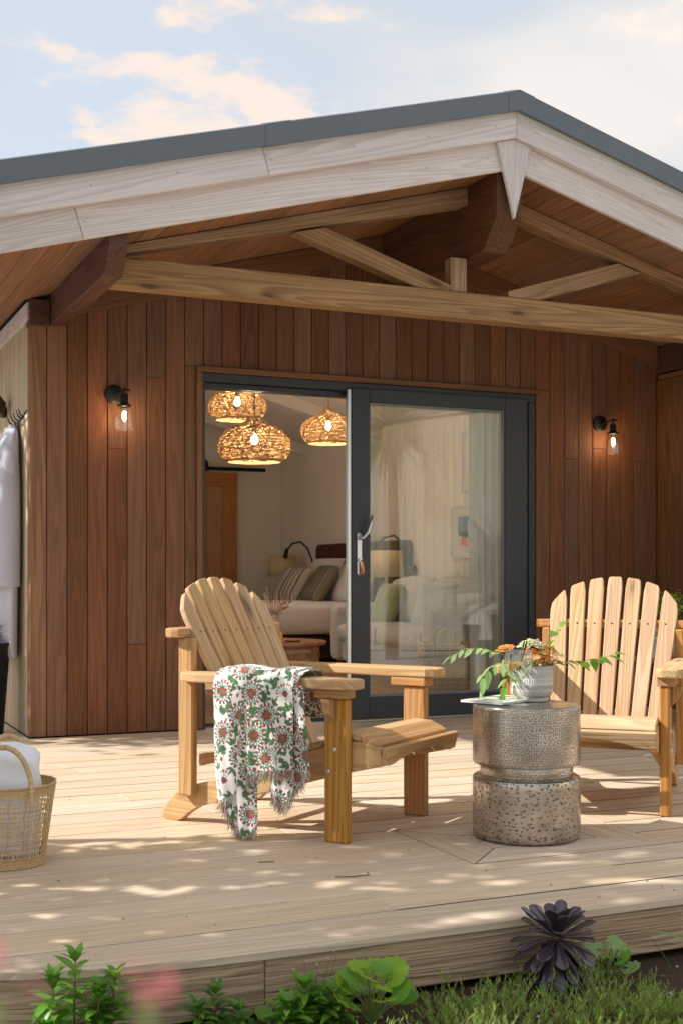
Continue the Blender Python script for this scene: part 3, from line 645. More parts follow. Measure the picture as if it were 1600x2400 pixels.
# ================================================================== things on the deck
# ---------------- adirondack chairs
def make_chair(world, label):
    root = thing('adirondack_chair', label, 'chair', world, 'adirondack chairs on the deck')
    F = world
    # local: x = width (-.31...31), y = -depth (front is -y), z up.   U(u) -> y
    def pr(name, pts, e, t0, t1, mat='chair', grain='y', bevel=.0035, bseg=2, par=None):
        """pts as (u,z) extruded over width, e='x'; or (w,u) extruded over z, e='z'; or (w,z) over u, e='u'"""
        mb = MB()
        if e == 'x': mb.prism([(-u, z) for u, z in pts], (0,0,0), (0,1,0), (0,0,1), (1,0,0), t0, t1)
        elif e == 'z': mb.prism([(w, -u) for w, u in pts], (0,0,0), (1,0,0), (0,1,0), (0,0,1), t0, t1)
        else: mb.prism(pts, (0,0,0), (1,0,0), (0,0,1), (0,1,0), -t1, -t0)
        return mb.build(name, M[mat], par or root, grain=grain, frame=F, bevel=bevel, bseg=bseg)
    rail = [(.150, .333), (.085, .348), (.018, .350), (-.10, .314), (-.30, .243), (-.521, .170), (-.60, .152), (-.66, .138), (-.70, .120), (-.745, .085), (-.775, .048), (-.788, .024), (-.783, .008), (-.770, 0), (-.715, 0), (-.695, .008), (-.665, .033), (-.62, .060), (-.56, .079), (-.50, .090), (-.40, .115), (-.097, .203), (.018, .236), (.165, .272)]
    def bolt(x, u, z, par, s): MB().lathe([(0, .003), (.004, .003), (.0075, .0015), (.009, 0), (.009, -.001)], 12, T(x, -u, z) @ RY(R(90*s))).build('bolt', M['screw'], par, frame=F, smooth=True)
    for s in (-1, 1):
        q = lambda w: s*(w-.31)*-1 if s > 0 else (w-.31)          # w measured from the outer face inwards
        def ex(a, b): return tuple(sorted((q(a), q(b))))
        leg = box_part('front_leg', (ex(.0, .037)[0], -.046, 0), (ex(.0, .037)[1], .046, .497), M['chairleg'], root, 'z', .005, F)
        bolt(q(-.0005), -.004, .322, leg, -1 if s < 0 else 1); bolt(q(-.0005), -.03, .245, leg, -1 if s < 0 else 1)
        rl = pr('side_rail', rail, 'x', *ex(.039, .074)); bolt(q(.0385), -.689, .103, rl, -1 if s < 0 else 1)
        box_part('rear_post', (ex(.004, .038)[0], .618, .105), (ex(.004, .038)[1], .684, .690), M['chairleg'], root, 'z', .005, F)
        arm = [(-.060, -.05), (-.060, .055), (-.034, .101), (.026, .101), (.052, .055), (.052, -.10), (.045, -.34), (.040, -.50), (.038, -.60), (.028, -.636), (.0, -.652), (-.030, -.646), (-.052, -.620), (-.060, -.56)]
        pr('arm', [(q(a), u) for a, u in arm], 'z', .533, .568, bevel=.006)
        pr('arm_block', [(q(-.022), .052), (q(.048), .052), (q(.048), -.095), (q(-.022), -.075)], 'z', .4985, .5325, 'chairleg', 'y', .004)
        pr('bracket', [(q(-.001), .4975), (q(-.045), .4975), (q(-.030), .45), (q(-.001), .415)], 'u', -.034, .002, 'chairleg', 'z', .003)
    # seat slats
    for u, z, a in ((.104, .350, -24), (.043, .364, -5), (-.035, .3475, 17), (-.116, .3215, 18), (-.197, .293, 18.5), (-.278, .2645, 18.5), (-.350, .240, 18.5)):
        wd = .040 if u > .09 else .036
        m = F @ T(0, -u, z) @ RX(R(-a))
        MB().box((-.268, -wd, -.011), (.268, wd, .011), .004).build('seat_slat', M['chair'], root, grain='x', frame=m)
    # scalloped front apron
    sc = [(-.275, .338), (.275, .338), (.275, .276), (.235, .272), (.20, .276), (.165, .288)]+[(.165-.33*i/12, .288+.020*math.sin(math.pi*i/12)) for i in range(1, 12)]+[(-.165, .288), (-.20, .276), (-.235, .272), (-.275, .276)]
    mb = MB().prism([(a, b-.305) for a, b in sc], (0,0,0), (1,0,0), (0,0,1), (0,1,0), -.011, .011); mb.build('apron', M['chair'], root, grain='x', frame=F @ T(0, -.172, .305) @ RX(R(16)), bevel=.004)
    # stretcher and back brace
    box_part('stretcher', (-.268, .600, .216), (.268, .617, .258), M['chair'], root, 'x', .003, F)
    br = [(-.345, -.685), (-.338, -.655), (-.31, -.648), (.31, -.648), (.338, -.655), (.345, -.685), (.338, -.718), (.30, -.735), (.15, -.748), (0, -.752), (-.15, -.748), (-.30, -.735), (-.338, -.718)]
    pr('back_brace', br, 'z', .6915, .7265, 'chairleg', 'x', .005)
    pr('back_brace', [(-.268, -.400), (.268, -.400), (.268, -.436), (-.268, -.436)], 'z', .190, .230, 'chair', 'x', .004)
    # fan of seven back slats with a rounded top
    es = Vector((0, .365, .685)).normalized(); en = Vector((1,0,0)).cross(es); L0 = .780
    B = Vector((0, .388, .225))
    def top(w): return L0-1.25*w*w-6*max(0, abs(w)-.19)**2
    for i in range(-3, 4):
        wb, wt = i*.0655, i*.0825; hb, ht = .0275, .0335
        l0, r0 = wb-hb, wb+hb; l1, r1 = wt-ht, wt+ht
        pts = [(l0, 0), (r0, 0)]
        tl, tr_ = top(l1), top(r1); rr = .010
        n = 8; tp = []
        for k in range(n+1):
            w = r1+(l1-r1)*k/n; h = top(w); e = min(k, n-k)
            if e == 0: h -= .010 if abs(w) < .25 else .022
            tp.append((w+(-.004 if k == 0 else .004 if k == n else 0), h))
        o_w = r1 if i > 0 else l1
        pts += [(r0+(r1-r0)*.9, (tp[0][1]-.014)*.96)]+tp+[(l0+(l1-l0)*.9, (tp[-1][1]-.014)*.96)]
        mb = MB().prism(pts, B, (1,0,0), es, en, -.011, .011)
        sl = mb.build('back_slat', M['chair'], root, grain=es, frame=F, bevel=.0035)
        for sv in (.50,):
            c = B+Vector(((wb+(wt-wb)*sv/L0*1.0), 0, 0))+es*(.545)+en*.0112
            MB().lathe([(0, .0008), (.004, .0008), (.004, 0)], 8, Matrix.Translation(c) @ RX(R(62))).build('screw', M['black'], sl, frame=F)
    return root
C1 = T(1.743+.817*.31, -3.252+.577*.31, 0) @ RZ(math.atan2(.577, .817))
a2 = R(-44.); C2 = T(2.900, -3.098, 0) @ RZ(a2)
ch1 = make_chair(C1, 'slatted pine armchair with a floral blanket over its arm, facing right')
ch2 = copy_tree(ch1, None, C2); ch2['label'] = 'slatted pine armchair behind the metal drum table, facing the camera'

# ---------------- throw blanket with block-print flowers
def print_cloth(wm, hm, px=.0016, seed=4):
    """returns an RGB array (h,w,3) of a block-printed floral cloth, wm x hm metres"""
    w, h = int(wm/px)+1, int(hm/px)+1; r = random.Random(seed)
    yy, xx = np.mgrid[0:h, 0:w]*px
    img = np.empty((h, w, 3)); img[:] = srgb(230, 226, 217)
    X0, Y0 = xx, yy; full = img
    def win(cx, cy, rad):
        i0, i1 = max(0, int((cy-rad)/px)), min(h, int((cy+rad)/px)+2); j0, j1 = max(0, int((cx-rad)/px)), min(w, int((cx+rad)/px)+2)
        return (slice(i0, max(i0, i1)), slice(j0, max(j0, j1)))
    def ink(mask, c, sl): full[sl][mask] = np.array(c)
    G1, G2, RD, TE, DK = srgb(94, 124, 84), srgb(66, 100, 64), srgb(156, 78, 68), srgb(126, 152, 140), srgb(118, 70, 62)
    flowers = []
    p = .128
    for j in range(int(hm/(p*.62))+2):
        for i in range(int(wm/p)+2):
            cx = (i+(.5 if j % 2 else 0))*p+r.uniform(-.012, .012); cy = j*p*.62+r.uniform(-.010, .010)
            kind = r.choice((0, 0, 0, 1)); flowers.append((cx, cy, r.uniform(.040, .045) if kind == 0 else .037, kind, r.uniform(0, 6)))
    def stroke(x0, y0, x1, y1, b, wd, c):
        n = 14
        for k in range(n+1):
            t = k/n; x = x0+(x1-x0)*t+(y1-y0)*b*math.sin(math.pi*t); y = y0+(y1-y0)*t-(x1-x0)*b*math.sin(math.pi*t)
            q = win(x, y, wd); ink((X0[q]-x)**2+(Y0[q]-y)**2 < wd*wd, c, q)
    def lf(x, y, a, L, wd):
        ca, sa = math.cos(a), math.sin(a); q = win(x, y, L); u = (X0[q]-x)*ca+(Y0[q]-y)*sa; v = -(X0[q]-x)*sa+(Y0[q]-y)*ca
        m = (u > 0) & (u < L) & (np.abs(v) < wd*np.sin(np.pi*np.clip(u/L, 0, 1))**.8); ink(m, G2, q); ink(m & (np.abs(v) < wd*.15), G1, q)
        ink(m & (np.abs(np.abs(v)-wd*.5) < wd*.14) & (((u*700).astype(int) % 3) == 0), srgb(120, 156, 110), q)
    for k, (cx, cy, rr, kind, an) in enumerate(flowers):
        # vine from this flower towards a neighbour, with leaves and buds
        nx, ny = cx+p*.5*(1 if k % 2 else -1), cy+p*.62
        stroke(cx, cy, nx, ny, .35 if k % 3 else -.35, .0028, G1)
        for q in range(5):
            t = .25+.13*q; x = cx+(nx-cx)*t+(ny-cy)*.35*math.sin(math.pi*t)*(1 if k % 3 else -1); y = cy+(ny-cy)*t-(nx-cx)*.35*math.sin(math.pi*t)*(1 if k % 3 else -1)
            lf(x, y, math.atan2(ny-cy, nx-cx)+(1.0 if q % 2 else -1.0), r.uniform(.022, .032), .0064)
        for q in range(3):
            an2 = an+q*2.09+.5; x, y = cx+rr*1.12*math.cos(an2), cy+rr*1.12*math.sin(an2); lf(x, y, an2+.75, .028, .0062); lf(x, y, an2-.75, .026, .0058); lf(x, y, an2, .034, .0062)
        bx, by = cx+p*.5+r.uniform(-.008, .008), cy+r.uniform(-.01, .02)
        stroke(bx, by-.03, bx+.004, by, .2, .0014, G1); lf(bx-.002, by-.028, 2.4, .024, .007); lf(bx, by-.03, .7, .024, .007)
        q = win(bx, by, .012); d = np.hypot((X0[q]-bx)/.75, Y0[q]-by-.004); ink(d < .0068, RD, q)
    for cx, cy, rr, kind, an in flowers:
        q = win(cx, cy, rr*1.1); dx, dy = X0[q]-cx, Y0[q]-cy; d = np.hypot(dx, dy)/rr; a = np.arctan2(dy, dx)+an
        if kind == 0:
            ink(d < 1.05, srgb(238, 234, 226), q)
            ink((d < 1.05) & (d > .80) & (np.cos(a*16) > -.55), DK, q); ink((d < .99) & (d > .86) & (np.cos(a*16) > .35), RD, q)
            ink((d < .80) & (d > .50) & (np.cos(a*16) < .55), TE, q); ink((d < .82) & (d > .76), G1, q); ink((d < .54) & (d > .47), G2, q)
            ink(d < .42, RD, q); ink((d < .44) & (d > .36), DK, q); ink(d < .15, G1, q)
        else:
            half = np.cos(a-1.2) > -.25
            ink((d < 1.0) & half, srgb(238, 234, 226), q); ink((d < 1.0) & (d > .78) & half & (np.cos(a*18) > -.5), RD, q)
            ink((d < .78) & (d > .32) & half & (np.cos(a*18) > .35), TE, q); ink(d < .3, DK, q); ink(d < .2, RD, q)
    rs = np.random.RandomState(seed); img *= (1+.06*(rs.rand(h, w, 1)-.5))
    # slub weave lines
    img *= (1-.10*(rs.rand(h, 1, 1) > .75)*rs.rand(h, w, 1))
    return np.clip(img, 0, 1), px
def blanket():
    img, px = print_cloth(.62, 1.35)
    def samp(s, t):
        j = np.clip((s/px).astype(int), 0, img.shape[1]-1); i = np.clip((t/px).astype(int), 0, img.shape[0]-1); return img[i, j]
    root = thing('throw_blanket', 'white cotton throw printed with red flowers and green leaves, fringed, over chair arm', 'blanket', C1 @ T(-.36, .28, .57))
    mat = vcol('printed_cotton', .92, bscale=420, sheen=.25)
    rr = random.Random(9); fr = MB(); frc = []
    WZ = lambda w, u, z: Vector((w-.31, -u, z))
    def sheet(name, u0, u1, bot, wout, t_off, inner, ph, amp, over=True, lean=0., shear=0., ztop=.592):
        """cloth column per u: hangs on the inside, passes over the arm and drops on the outside to height bot(u)"""
        NU, NTt = 120, 230; P = []; S = []; Tt = []
        pr_in = [(.112, .575-inner), (.106, .50), (.100, .565), (.070, ztop), (.0, ztop+.006), (-.045, ztop), (-.072, .572), (wout, .53)] if over else [(wout, .545)]
        for j in range(NU+1):
            k = j/NU; u = u0+(u1-u0)*k; zb = bot(u)
            path = list(pr_in)+[(wout+lean*(.53-zb)*.5, (.53+zb)/2), (wout+lean*(.53-zb), zb)]
            pp = [Vector((a, b, 0)) for a, b in path]; ln = [0]
            for a, b in zip(pp, pp[1:]): ln.append(ln[-1]+(b-a).length)
            col = []; tot = ln[-1]
            for i in range(NTt+1):
                d = tot*i/NTt; m = max(q for q in range(len(ln)-1) if ln[q] <= d+1e-9); f = (d-ln[m])/max(1e-6, ln[m+1]-ln[m])
                q = pp[m].lerp(pp[m+1], min(1, f)); drop = max(0, .545-q.y) if q.x < 0 else 0
                wv = amp*min(1, drop*4+.12)*(math.sin(u*52+ph)+.55*math.sin(u*97+ph*2+q.y*5)+.3*math.sin(q.y*23+ph))
                sag = .006*math.sin(u*31+ph)*(1 if -.06 < q.x < .10 else 0)
                uu = u+shear*drop+.006*math.sin(q.y*14+ph)*min(1, drop*5)
                col.append(WZ(q.x-abs(wv)*.4+wv, uu, q.y+sag)); S.append(u-u0+.02+shear*drop*.3); Tt.append(d+t_off)
            P.append(col)
        mb = MB().grid(P); c = samp(np.array(S), np.array(Tt)); c = np.concatenate([c, np.ones((len(c), 1))], 1)
        o = mb.build(name, mat, root, frame=C1, smooth=True, attr={'col': c})
        # fringe along the lower edge
        for j in range(0, NU):
            for rep in range(3):
                a = P[j][-1]; b = P[j+1][-1]; p = a.lerp(b, rr.random()); L = rr.uniform(.022, .045)
                dr = Vector((rr.uniform(-.35, .35)-.1, rr.uniform(-.4, .4), -1)).normalized(); p2 = p+dr*L*.5+Vector((0, 0, 0)); p3 = p2+(dr+Vector((rr.uniform(-.3, .3), rr.uniform(-.3, .3), 0))).normalized()*L*.5
                if p3.z < .003: p3.z = .003; p2.z = max(p2.z, .004)
                n0 = len(fr.v); fr.tube([p, p2, p3], [.0011, .0009, .0006], 3, cap=False); cc = rr.choice((srgb(226, 220, 208), srgb(200, 190, 176), srgb(150, 128, 112), srgb(128, 140, 116), srgb(176, 108, 98)))
                frc.extend([cc+(1,)]*(len(fr.v)-n0))
        return o
    def lerp(tab):
        xs, ys = zip(*tab)
        return lambda u: float(np.interp(u, xs, ys))
    sheet('cloth_fold', -.455, -.118, lerp([(-.455, .125), (-.42, .128), (-.356, .165), (-.299, .218), (-.253, .236), (-.199, .252), (-.118, .256)]), -.090, 0, .16, .4, .0075, lean=-.01, shear=.04)
    sheet('cloth_fold', -.40, -.250, lerp([(-.40, .13), (-.37, .07), (-.34, .035), (-.31, .014), (-.285, .014), (-.262, .05), (-.250, .10)]), -.078, .33, 0, 1.9, .006, over=False, lean=-.06)
    sheet('cloth_fold', -.250, -.082, lerp([(-.250, .19), (-.232, .165), (-.205, .135), (-.19, .13), (-.15, .19), (-.11, .235), (-.082, .262)]), -.074, .47, 0, 3.3, .006, over=False, lean=-.02, shear=.10)
    sheet('cloth_fold', -.135, -.098, lerp([(-.135, .40), (-.098, .372)]), -.080, .1, .05, .9, .003, lean=-.01, shear=.22)
    o = fr.build('fringe', vcol('cotton_fringe', .95), root, frame=C1, attr={'col': np.array(frc)}); tag(o, kind='stuff')
blanket()

# ---------------- hammered metal drum table
TB = T(2.41, -3.412, 0)
def drum_table():
    root = thing('drum_table', 'round hammered nickel drum table with a narrow waist', 'side table', TB)
    def met(name, mode):
        t = NT(name); at = t.n('ShaderNodeAttribute', attribute_name='v_uv'); v = at.outputs['Vector']
        col0 = srgb(158, 148, 138); no = t.noise(v, 9, 5, .6); base = t.mix(t.rng(no, .3, .7), srgb(168, 155, 140), srgb(204, 194, 182))
        if mode == 'perf':
            vo = t.n('ShaderNodeTexVoronoi', feature='F1', voronoi_dimensions='2D'); t.set(vo.inputs['Vector'], v); vo.inputs['Scale'].default_value = 118; vo.inputs['Randomness'].default_value = .62
            k = t.rng(vo.outputs['Distance'], .32, .22); s = .8
        elif mode == 'ham':
            sv = t.scale(v, 1.0, 1.5, 1); vo = t.n('ShaderNodeTexVoronoi', feature='F1', voronoi_dimensions='2D'); t.set(vo.inputs['Vector'], sv); vo.inputs['Scale'].default_value = 46; vo.inputs['Randomness'].default_value = .95
            d2 = t.noise(t.scale(v, 190, 60, 1), 1., 2); k = t.m('MULTIPLY', t.rng(vo.outputs['Distance'], .36, .22), t.rng(d2, .40, .54)); s = .75
        else: k = 0.0; s = 0
        if mode: base = t.mix(t.m('MULTIPLY', k, s), base, srgb(64, 52, 43))
        h = t.m('ADD', t.m('MULTIPLY', no, .5), t.m('MULTIPLY', k, -1.) if mode else 0.)
        t.P(col=base, metal=.88, rough=t.m('MULTIPLY_ADD', no, .12, .20), normal=t.bump(h, .35, .002)); return t.mat
    def ring(name, prof, mat):
        mb = MB().lathe(prof, 72); V = np.array(mb.v); uv = np.stack([np.arctan2(V[:, 1], V[:, 0])*.19, V[:, 2], np.zeros(len(V))], 1)
        # keep the seam behind the table
        uv[:, 0] = ((np.arctan2(V[:, 1], V[:, 0])-R(58)) % (2*math.pi))*.19
        return mb.build(name, mat, root, frame=TB, sharp=35, attr={'v_uv': uv})
    ring('base_drum', [(0, .002), (.17, .002), (.180, .004), (.188, .014), (.190, .03), (.1895, .19), (.190, .206), (.187, .214), (.180, .2185), (.160, .2195)], met('hammered_nickel', 'ham'))
    ring('waist', [(.162, .2195), (.1635, .224), (.1635, .258), (.162, .263)], met('perforated_nickel_waist', 'perf'))
    ring('top_drum', [(.160, .263), (.186, .262), (.1885, .266), (.1895, .275), (.1890, .45), (.1885, .461), (.185, .466), (.178, .4675)], met('perforated_nickel', 'perf'))
    ring('table_top', [(.178, .4675), (.17, .4662), (.05, .466), (0, .466)], met('smooth_nickel', ''))
drum_table()
ZT = .4685
# ---------------- magazine
def magazine():
    P = [(2.238, -3.262), (2.448, -3.160), (2.520, -3.262), (2.292, -3.430)]
    e1 = Vector((P[3][0]-P[0][0], P[3][1]-P[0][1], 0)); 
    cx, cy = 2.375, -3.30; ang = math.atan2(P[1][1]-P[0][1], P[1][0]-P[0][0]); F = T(cx, cy, ZT+.0005) @ RZ(ang)
    root = thing('magazine', 'pale magazine with a leafy watercolour cover lying on the drum table', 'magazine', F)
    MB().box((-.13, -.088, 0), (.13, .088, .0075), .0008).build('pages', plain('paper_edge', srgb(226, 224, 218), .7), root, frame=F)
    n = 60; rs = np.random.RandomState(3); P2 = []; c = []
    for i in range(n+1):
        row = []
        for j in range(n+1):
            x = -.1305+.261*j/n; y = -.0885+.177*i/n; row.append((x, y, .0082))
            f = mnoise.noise(Vector((x*28, y*28, 1))); g = mnoise.noise(Vector((x*45, y*45, 7))); b = srgb(232, 230, 220)
            if abs(x) < .105 and abs(y) < .068:
                if f > .12: b = srgb(150, 186, 172)
                elif g > .22: b = srgb(226, 176, 150)
                elif f < -.3: b = srgb(116, 150, 120)
            elif y > .07 and abs(x) < .07: b = srgb(150, 150, 150)
            c.append(b+(1,))
        P2.append(row)
    MB().grid(P2).build('cover', vcol('cover_print', .35), root, frame=F, attr={'col': np.array(c)})
magazine()
# ---------------- gin glass
GL = T(2.352, -3.452, ZT)
def gin():
    root = thing('gin_glass', 'balloon glass of clear gin with an orange slice on the drum table', 'glass', GL)
    prof = [(0, .002), (.020, .002), (.036, .0015), (.038, .003), (.020, .007), (.006, .012), (.0042, .03), (.004, .075), (.006, .084), (.020, .092), (.036, .106), (.046, .126), (.0505, .148), (.049, .170), (.0445, .194), (.0438, .194), (.0483, .170), (.0497, .148), (.0453, .127), (.0352, .107), (.019, .0935), (0, .0905)]
    t = NT('crystal_glass'); t.P(col=(1, 1, 1), trans=1., rough=0., ior=1.33, spec=.5); MB().lathe(prof, 40).build('goblet', M['clearglass'], root, frame=GL, smooth=True)
    MB().lathe([(0, .0915), (.019, .0945), (.0350, .108), (.0450, .128), (.0494, .148), (.0490, .163), (.0, .163)], 36).build('drink', glass('tonic', (.97, .98, .92), 0, 1.25), root, frame=GL, sharp=50)
    m = GL @ T(-.012, -.012, .132) @ RZ(R(-24)) @ RX(R(72)) @ RZ(R(24))
    MB().prism(arc(0, 0, .026, 0, 180, 14), (0,0,0), (1,0,0), (0,1,0), (0,0,1), -.003, .003).build('orange_slice', plain('orange_flesh', srgb(244, 176, 52), .4, nscale=200, namp=.25), root, frame=m, bevel=.001)
    MB().prism([p for p in arc(0, 0, .0285, 0, 180, 14)]+list(reversed(arc(0, 0, .0262, 0, 180, 14))), (0,0,0), (1,0,0), (0,1,0), (0,0,1), -.0035, .0035).build('orange_peel', plain('orange_rind', srgb(240, 140, 24), .4), root, frame=m)
    for dx in (0, .010): MB().tube([(.0+dx, .01, .12), (.036+dx, .018, .222)], .0029, 8).build('straw', M['black'], root, frame=GL)
    mb = MB(); r = random.Random(1)
    for i in range(60):
        t_ = r.random(); p = Vector((-.02+.045*t_, .0, .15+.05*t_)); mb.leaf(p, (r.uniform(-1, 1), r.uniform(-1, 1), r.uniform(.2, 1)), (0,0,1), .016, .0022, 0)
    for i in range(24): mb.leaf(Vector((.006+.012*r.random(), -.01, .098+.05*r.random())), (r.uniform(-1, 1), r.uniform(-1, 1), .3), (0,0,1), .013, .002, 0)
    mb.tube([(-.02, 0, .14), (.025, 0, .20)], .0012, 5); mb.build('rosemary_sprig', leafmat('rosemary', srgb(70, 100, 60), srgb(120, 150, 96)), root, frame=GL)
gin()
# ---------------- flower helpers
LV = {}
LV['spring'] = leafmat('fresh_leaf', srgb(66, 118, 34), srgb(128, 174, 62), .4, .4)
LV['deep'] = leafmat('deep_leaf', srgb(40, 82, 34), srgb(84, 132, 52), .38, .3)
LV['pale'] = leafmat('pale_leaf', srgb(108, 150, 84), srgb(168, 198, 128), .5, .4)
LV['aeon'] = leafmat('aeonium_leaf', srgb(46, 34, 42), srgb(78, 66, 76), .24, .03, .8)
LV['stem'] = leafmat('green_stem', srgb(92, 112, 56), srgb(126, 140, 74), .6, 0)
LV['twig'] = leafmat('brown_twig', srgb(98, 74, 50), srgb(140, 106, 74), .7, 0)
LV['orange'] = leafmat('orange_floret', srgb(226, 118, 42), srgb(248, 178, 82), .6, .2)
LV['cream'] = leafmat('cream_floret', srgb(226, 228, 168), srgb(252, 248, 222), .6, .3)
LV['dryred'] = leafmat('dried_russet', srgb(170, 92, 66), srgb(206, 136, 100), .8, .1)
LV['drycream'] = leafmat('dried_cream', srgb(214, 194, 146), srgb(244, 230, 190), .8, .2)
def florets(mb, c, R_, h, n, s, r, flat=.4, mi=0):
    for i in range(n):
        a = r.uniform(0, 6.28); q = R_*math.sqrt(r.random()); p = Vector((c[0]+q*math.cos(a), c[1]+q*math.sin(a), c[2]+h*(1-(q/R_)**2)*r.uniform(.6, 1)))
        for k in range(4):
            an = k*1.57+a; mb.leaf(p, (math.cos(an), math.sin(an), flat), (0,0,1), s, s*.75, .1, .1, 2, mi=mi)
def sprig(root, F, pts, n, L, wd, mat, r, twig='twig', rad=.0012, side=1.0):
    """twig along pts with alternating broad leaves, two meshes: twig and leaves"""
    P = [Vector(p) for p in pts]; MB().tube(P, [rad*(1-.6*i/(len(P)-1)) for i in range(len(P))], 5).build('twig', LV[twig], root, frame=F, smooth=True)
    cum = [0]
    for a, b in zip(P, P[1:]): cum.append(cum[-1]+(b-a).length)
    for i in range(n):
        d = cum[-1]*(.22+.78*i/(n-1)); k = max(q for q in range(len(P)-1) if cum[q] <= d+1e-9); f = (d-cum[k])/(cum[k+1]-cum[k]); p = P[k].lerp(P[k+1], f); tg = (P[k+1]-P[k]).normalized()
        sd = tg.cross(Vector((0,0,1))); sd = sd.normalized() if sd.length > .1 else Vector((1,0,0)); s = (1 if i % 2 else -1)
        d3 = tg*.6+sd*s*.7*side+Vector((r.uniform(-.3, .3), r.uniform(-.3, .3), r.uniform(-.55, .15)))
        if i == n-1: d3 = tg
        mb = MB(); l = L*r.uniform(.75, 1.15); mb.leaf(p, d3, Vector((r.uniform(-.4, .4), r.uniform(-.6, .1), 1)), l, wd*l/L, r.uniform(.15, .5), .22, 6, widest=.42)
        mb.build('leaf', LV[mat], root, frame=F, smooth=True)
# ---------------- white patterned pot with flowers
PT = T(2.492, -3.318, ZT) @ Matrix.Scale(1.12, 4)
def flower_pot():
    root = thing('flower_pot', 'white embossed ceramic pot of orange flowers and leafy sprigs on drum table', 'plant pot', PT)
    t = NT('embossed_ceramic'); at = t.n('ShaderNodeAttribute', attribute_name='v_uv'); sp = t.n('ShaderNodeSeparateXYZ', {0: at.outputs['Vector']}); u, z = sp.outputs[0], sp.outputs[1]
    def band(a, b): return t.m('MULTIPLY', t.m('GREATER_THAN', z, a), t.m('LESS_THAN', z, b))
    sl = t.m('SINE', t.m('ADD', t.m('MULTIPLY', u, 620.), t.m('MULTIPLY', z, 420.))); vt = t.m('SINE', t.m('MULTIPLY', u, 800.))
    uc = t.m('SUBTRACT', t.m('FRACT', t.m('MULTIPLY', u, 1/.0138)), .5); zc = t.m('MULTIPLY', t.m('SUBTRACT', z, .046), 1/.0138); rr = t.m('SQRT', t.m('ADD', t.m('MULTIPLY', uc, uc), t.m('MULTIPLY', zc, zc))); rings = t.m('SINE', t.m('MULTIPLY', rr, 26.))
    wv = t.m('SINE', t.m('ADD', t.m('MULTIPLY', z, 900.), t.m('MULTIPLY', t.m('SINE', t.m('MULTIPLY', u, 430.)), 1.6)))
    h = t.m('MULTIPLY', sl, band(.098, .112)); h = t.m('ADD', h, t.m('MULTIPLY', wv, band(.076, .096))); h = t.m('ADD', h, t.m('MULTIPLY', vt, band(.060, .072))); h = t.m('ADD', h, t.m('MULTIPLY', rings, band(.039, .053))); h = t.m('ADD', h, t.m('MULTIPLY', sl, band(.018, .034)))
    t.P(col=t.mix(t.rng(h, -.9, .3), srgb(196, 190, 182), srgb(226, 222, 216)), rough=.6, normal=t.bump(h, .8, .0016))
    mb = MB().lathe([(0, .0), (.052, .0), (.053, .003), (.052, .011), (.060, .015), (.066, .022), (.069, .05), (.0695, .112), (.068, .114), (.066, .112), (.064, .09), (0, .09)], 64); V = np.array(mb.v); uv = np.stack([((np.arctan2(V[:, 1], V[:, 0])-R(58)) % (2*math.pi))*.0685, V[:, 2], 0*V[:, 2]], 1)
    mb.build('pot', t.mat, root, frame=PT, sharp=40, attr={'v_uv': uv})
    r = random.Random(12)
    MB().lathe([(0, .092), (.065, .092)], 20).build('compost', plain('compost', srgb(50, 38, 28), .95), root, frame=PT)
    for c, R_, h, n, s, m in (((-.032, -.036, .142), .042, .030, 150, .0082, 'orange'), ((.026, -.054, .128), .030, .020, 80, .0076, 'orange'), ((.058, -.004, .150), .034, .026, 100, .008, 'orange'), ((.004, .004, .168), .050, .032, 160, .009, 'cream'), ((-.056, -.010, .130), .022, .016, 46, .0066, 'cream'), ((.084, -.024, .138), .026, .020, 70, .007, 'cream'), ((-.01, -.066, .116), .020, .012, 40, .0066, 'orange')):
        mb = MB(); florets(mb, c, R_, h, n, s, r); mb.build('flower_head', LV[m], root, frame=PT)
        MB().tube([(c[0]*.4, c[1]*.4, .09), (c[0]*.9, c[1]*.9, c[2]-.01), c], .0018, 5).build('stem', LV['stem'], root, frame=PT)
    for i in range(46):
        a = r.uniform(0, 6.28); q = r.uniform(.02, .062); mb = MB(); mb.leaf((q*math.cos(a), q*math.sin(a), r.uniform(.10, .128)), (math.cos(a), math.sin(a), r.uniform(-.2, .8)), (0,0,1), r.uniform(.024, .042), .018, .3, .2, 5); mb.build('leaf', LV[r.choice(('deep', 'spring'))], root, frame=PT, smooth=True)
    Rv = Vector((.913, -.407, 0)); V = lambda a, b, c=0: Rv*a+Vector((0, 0, b))+Vector((.407, .913, 0))*c
    sprig(root, PT, [V(.02, .11), V(.035, .155, -.01), V(.055, .20, -.02), V(.085, .235, -.02)], 7, .048, .030, 'spring', r)
    sprig(root, PT, [V(.03, .11), V(.09, .125, -.03), V(.16, .130, -.04), V(.22, .138, -.03), V(.265, .150, -.02)], 11, .050, .032, 'spring', r)
    sprig(root, PT, [V(-.03, .11), V(-.10, .150, .0), V(-.16, .168, .02), V(-.215, .165, .02), V(-.26, .140, .02)], 14, .042, .020, 'pale', r)
    sprig(root, PT, [V(-.03, .10), V(-.09, .125, -.03), V(-.135, .115, -.04), V(-.16, .085, -.05), V(-.165, .045, -.05)], 11, .046, .022, 'pale', r)
    sprig(root, PT, [V(-.03, .10), V(-.065, .10, -.05), V(-.09, .07, -.07), V(-.10, .03, -.07)], 6, .040, .020, 'spring', r)
    # orange yarrow leaning out over the glass
    yp = V(-.088, .168, -.02); MB().tube([V(-.03, .10), V(-.06, .15, -.01), yp], .0014, 5).build('stem', LV['stem'], root, frame=PT)
    mb = MB(); florets(mb, (0, 0, 0), .030, .008, 90, .0055, r); mb.build('flower_head', LV['orange'], root, frame=PT @ Matrix.Translation(yp) @ RY(R(-18)) @ RX(R(10)))
flower_pot()
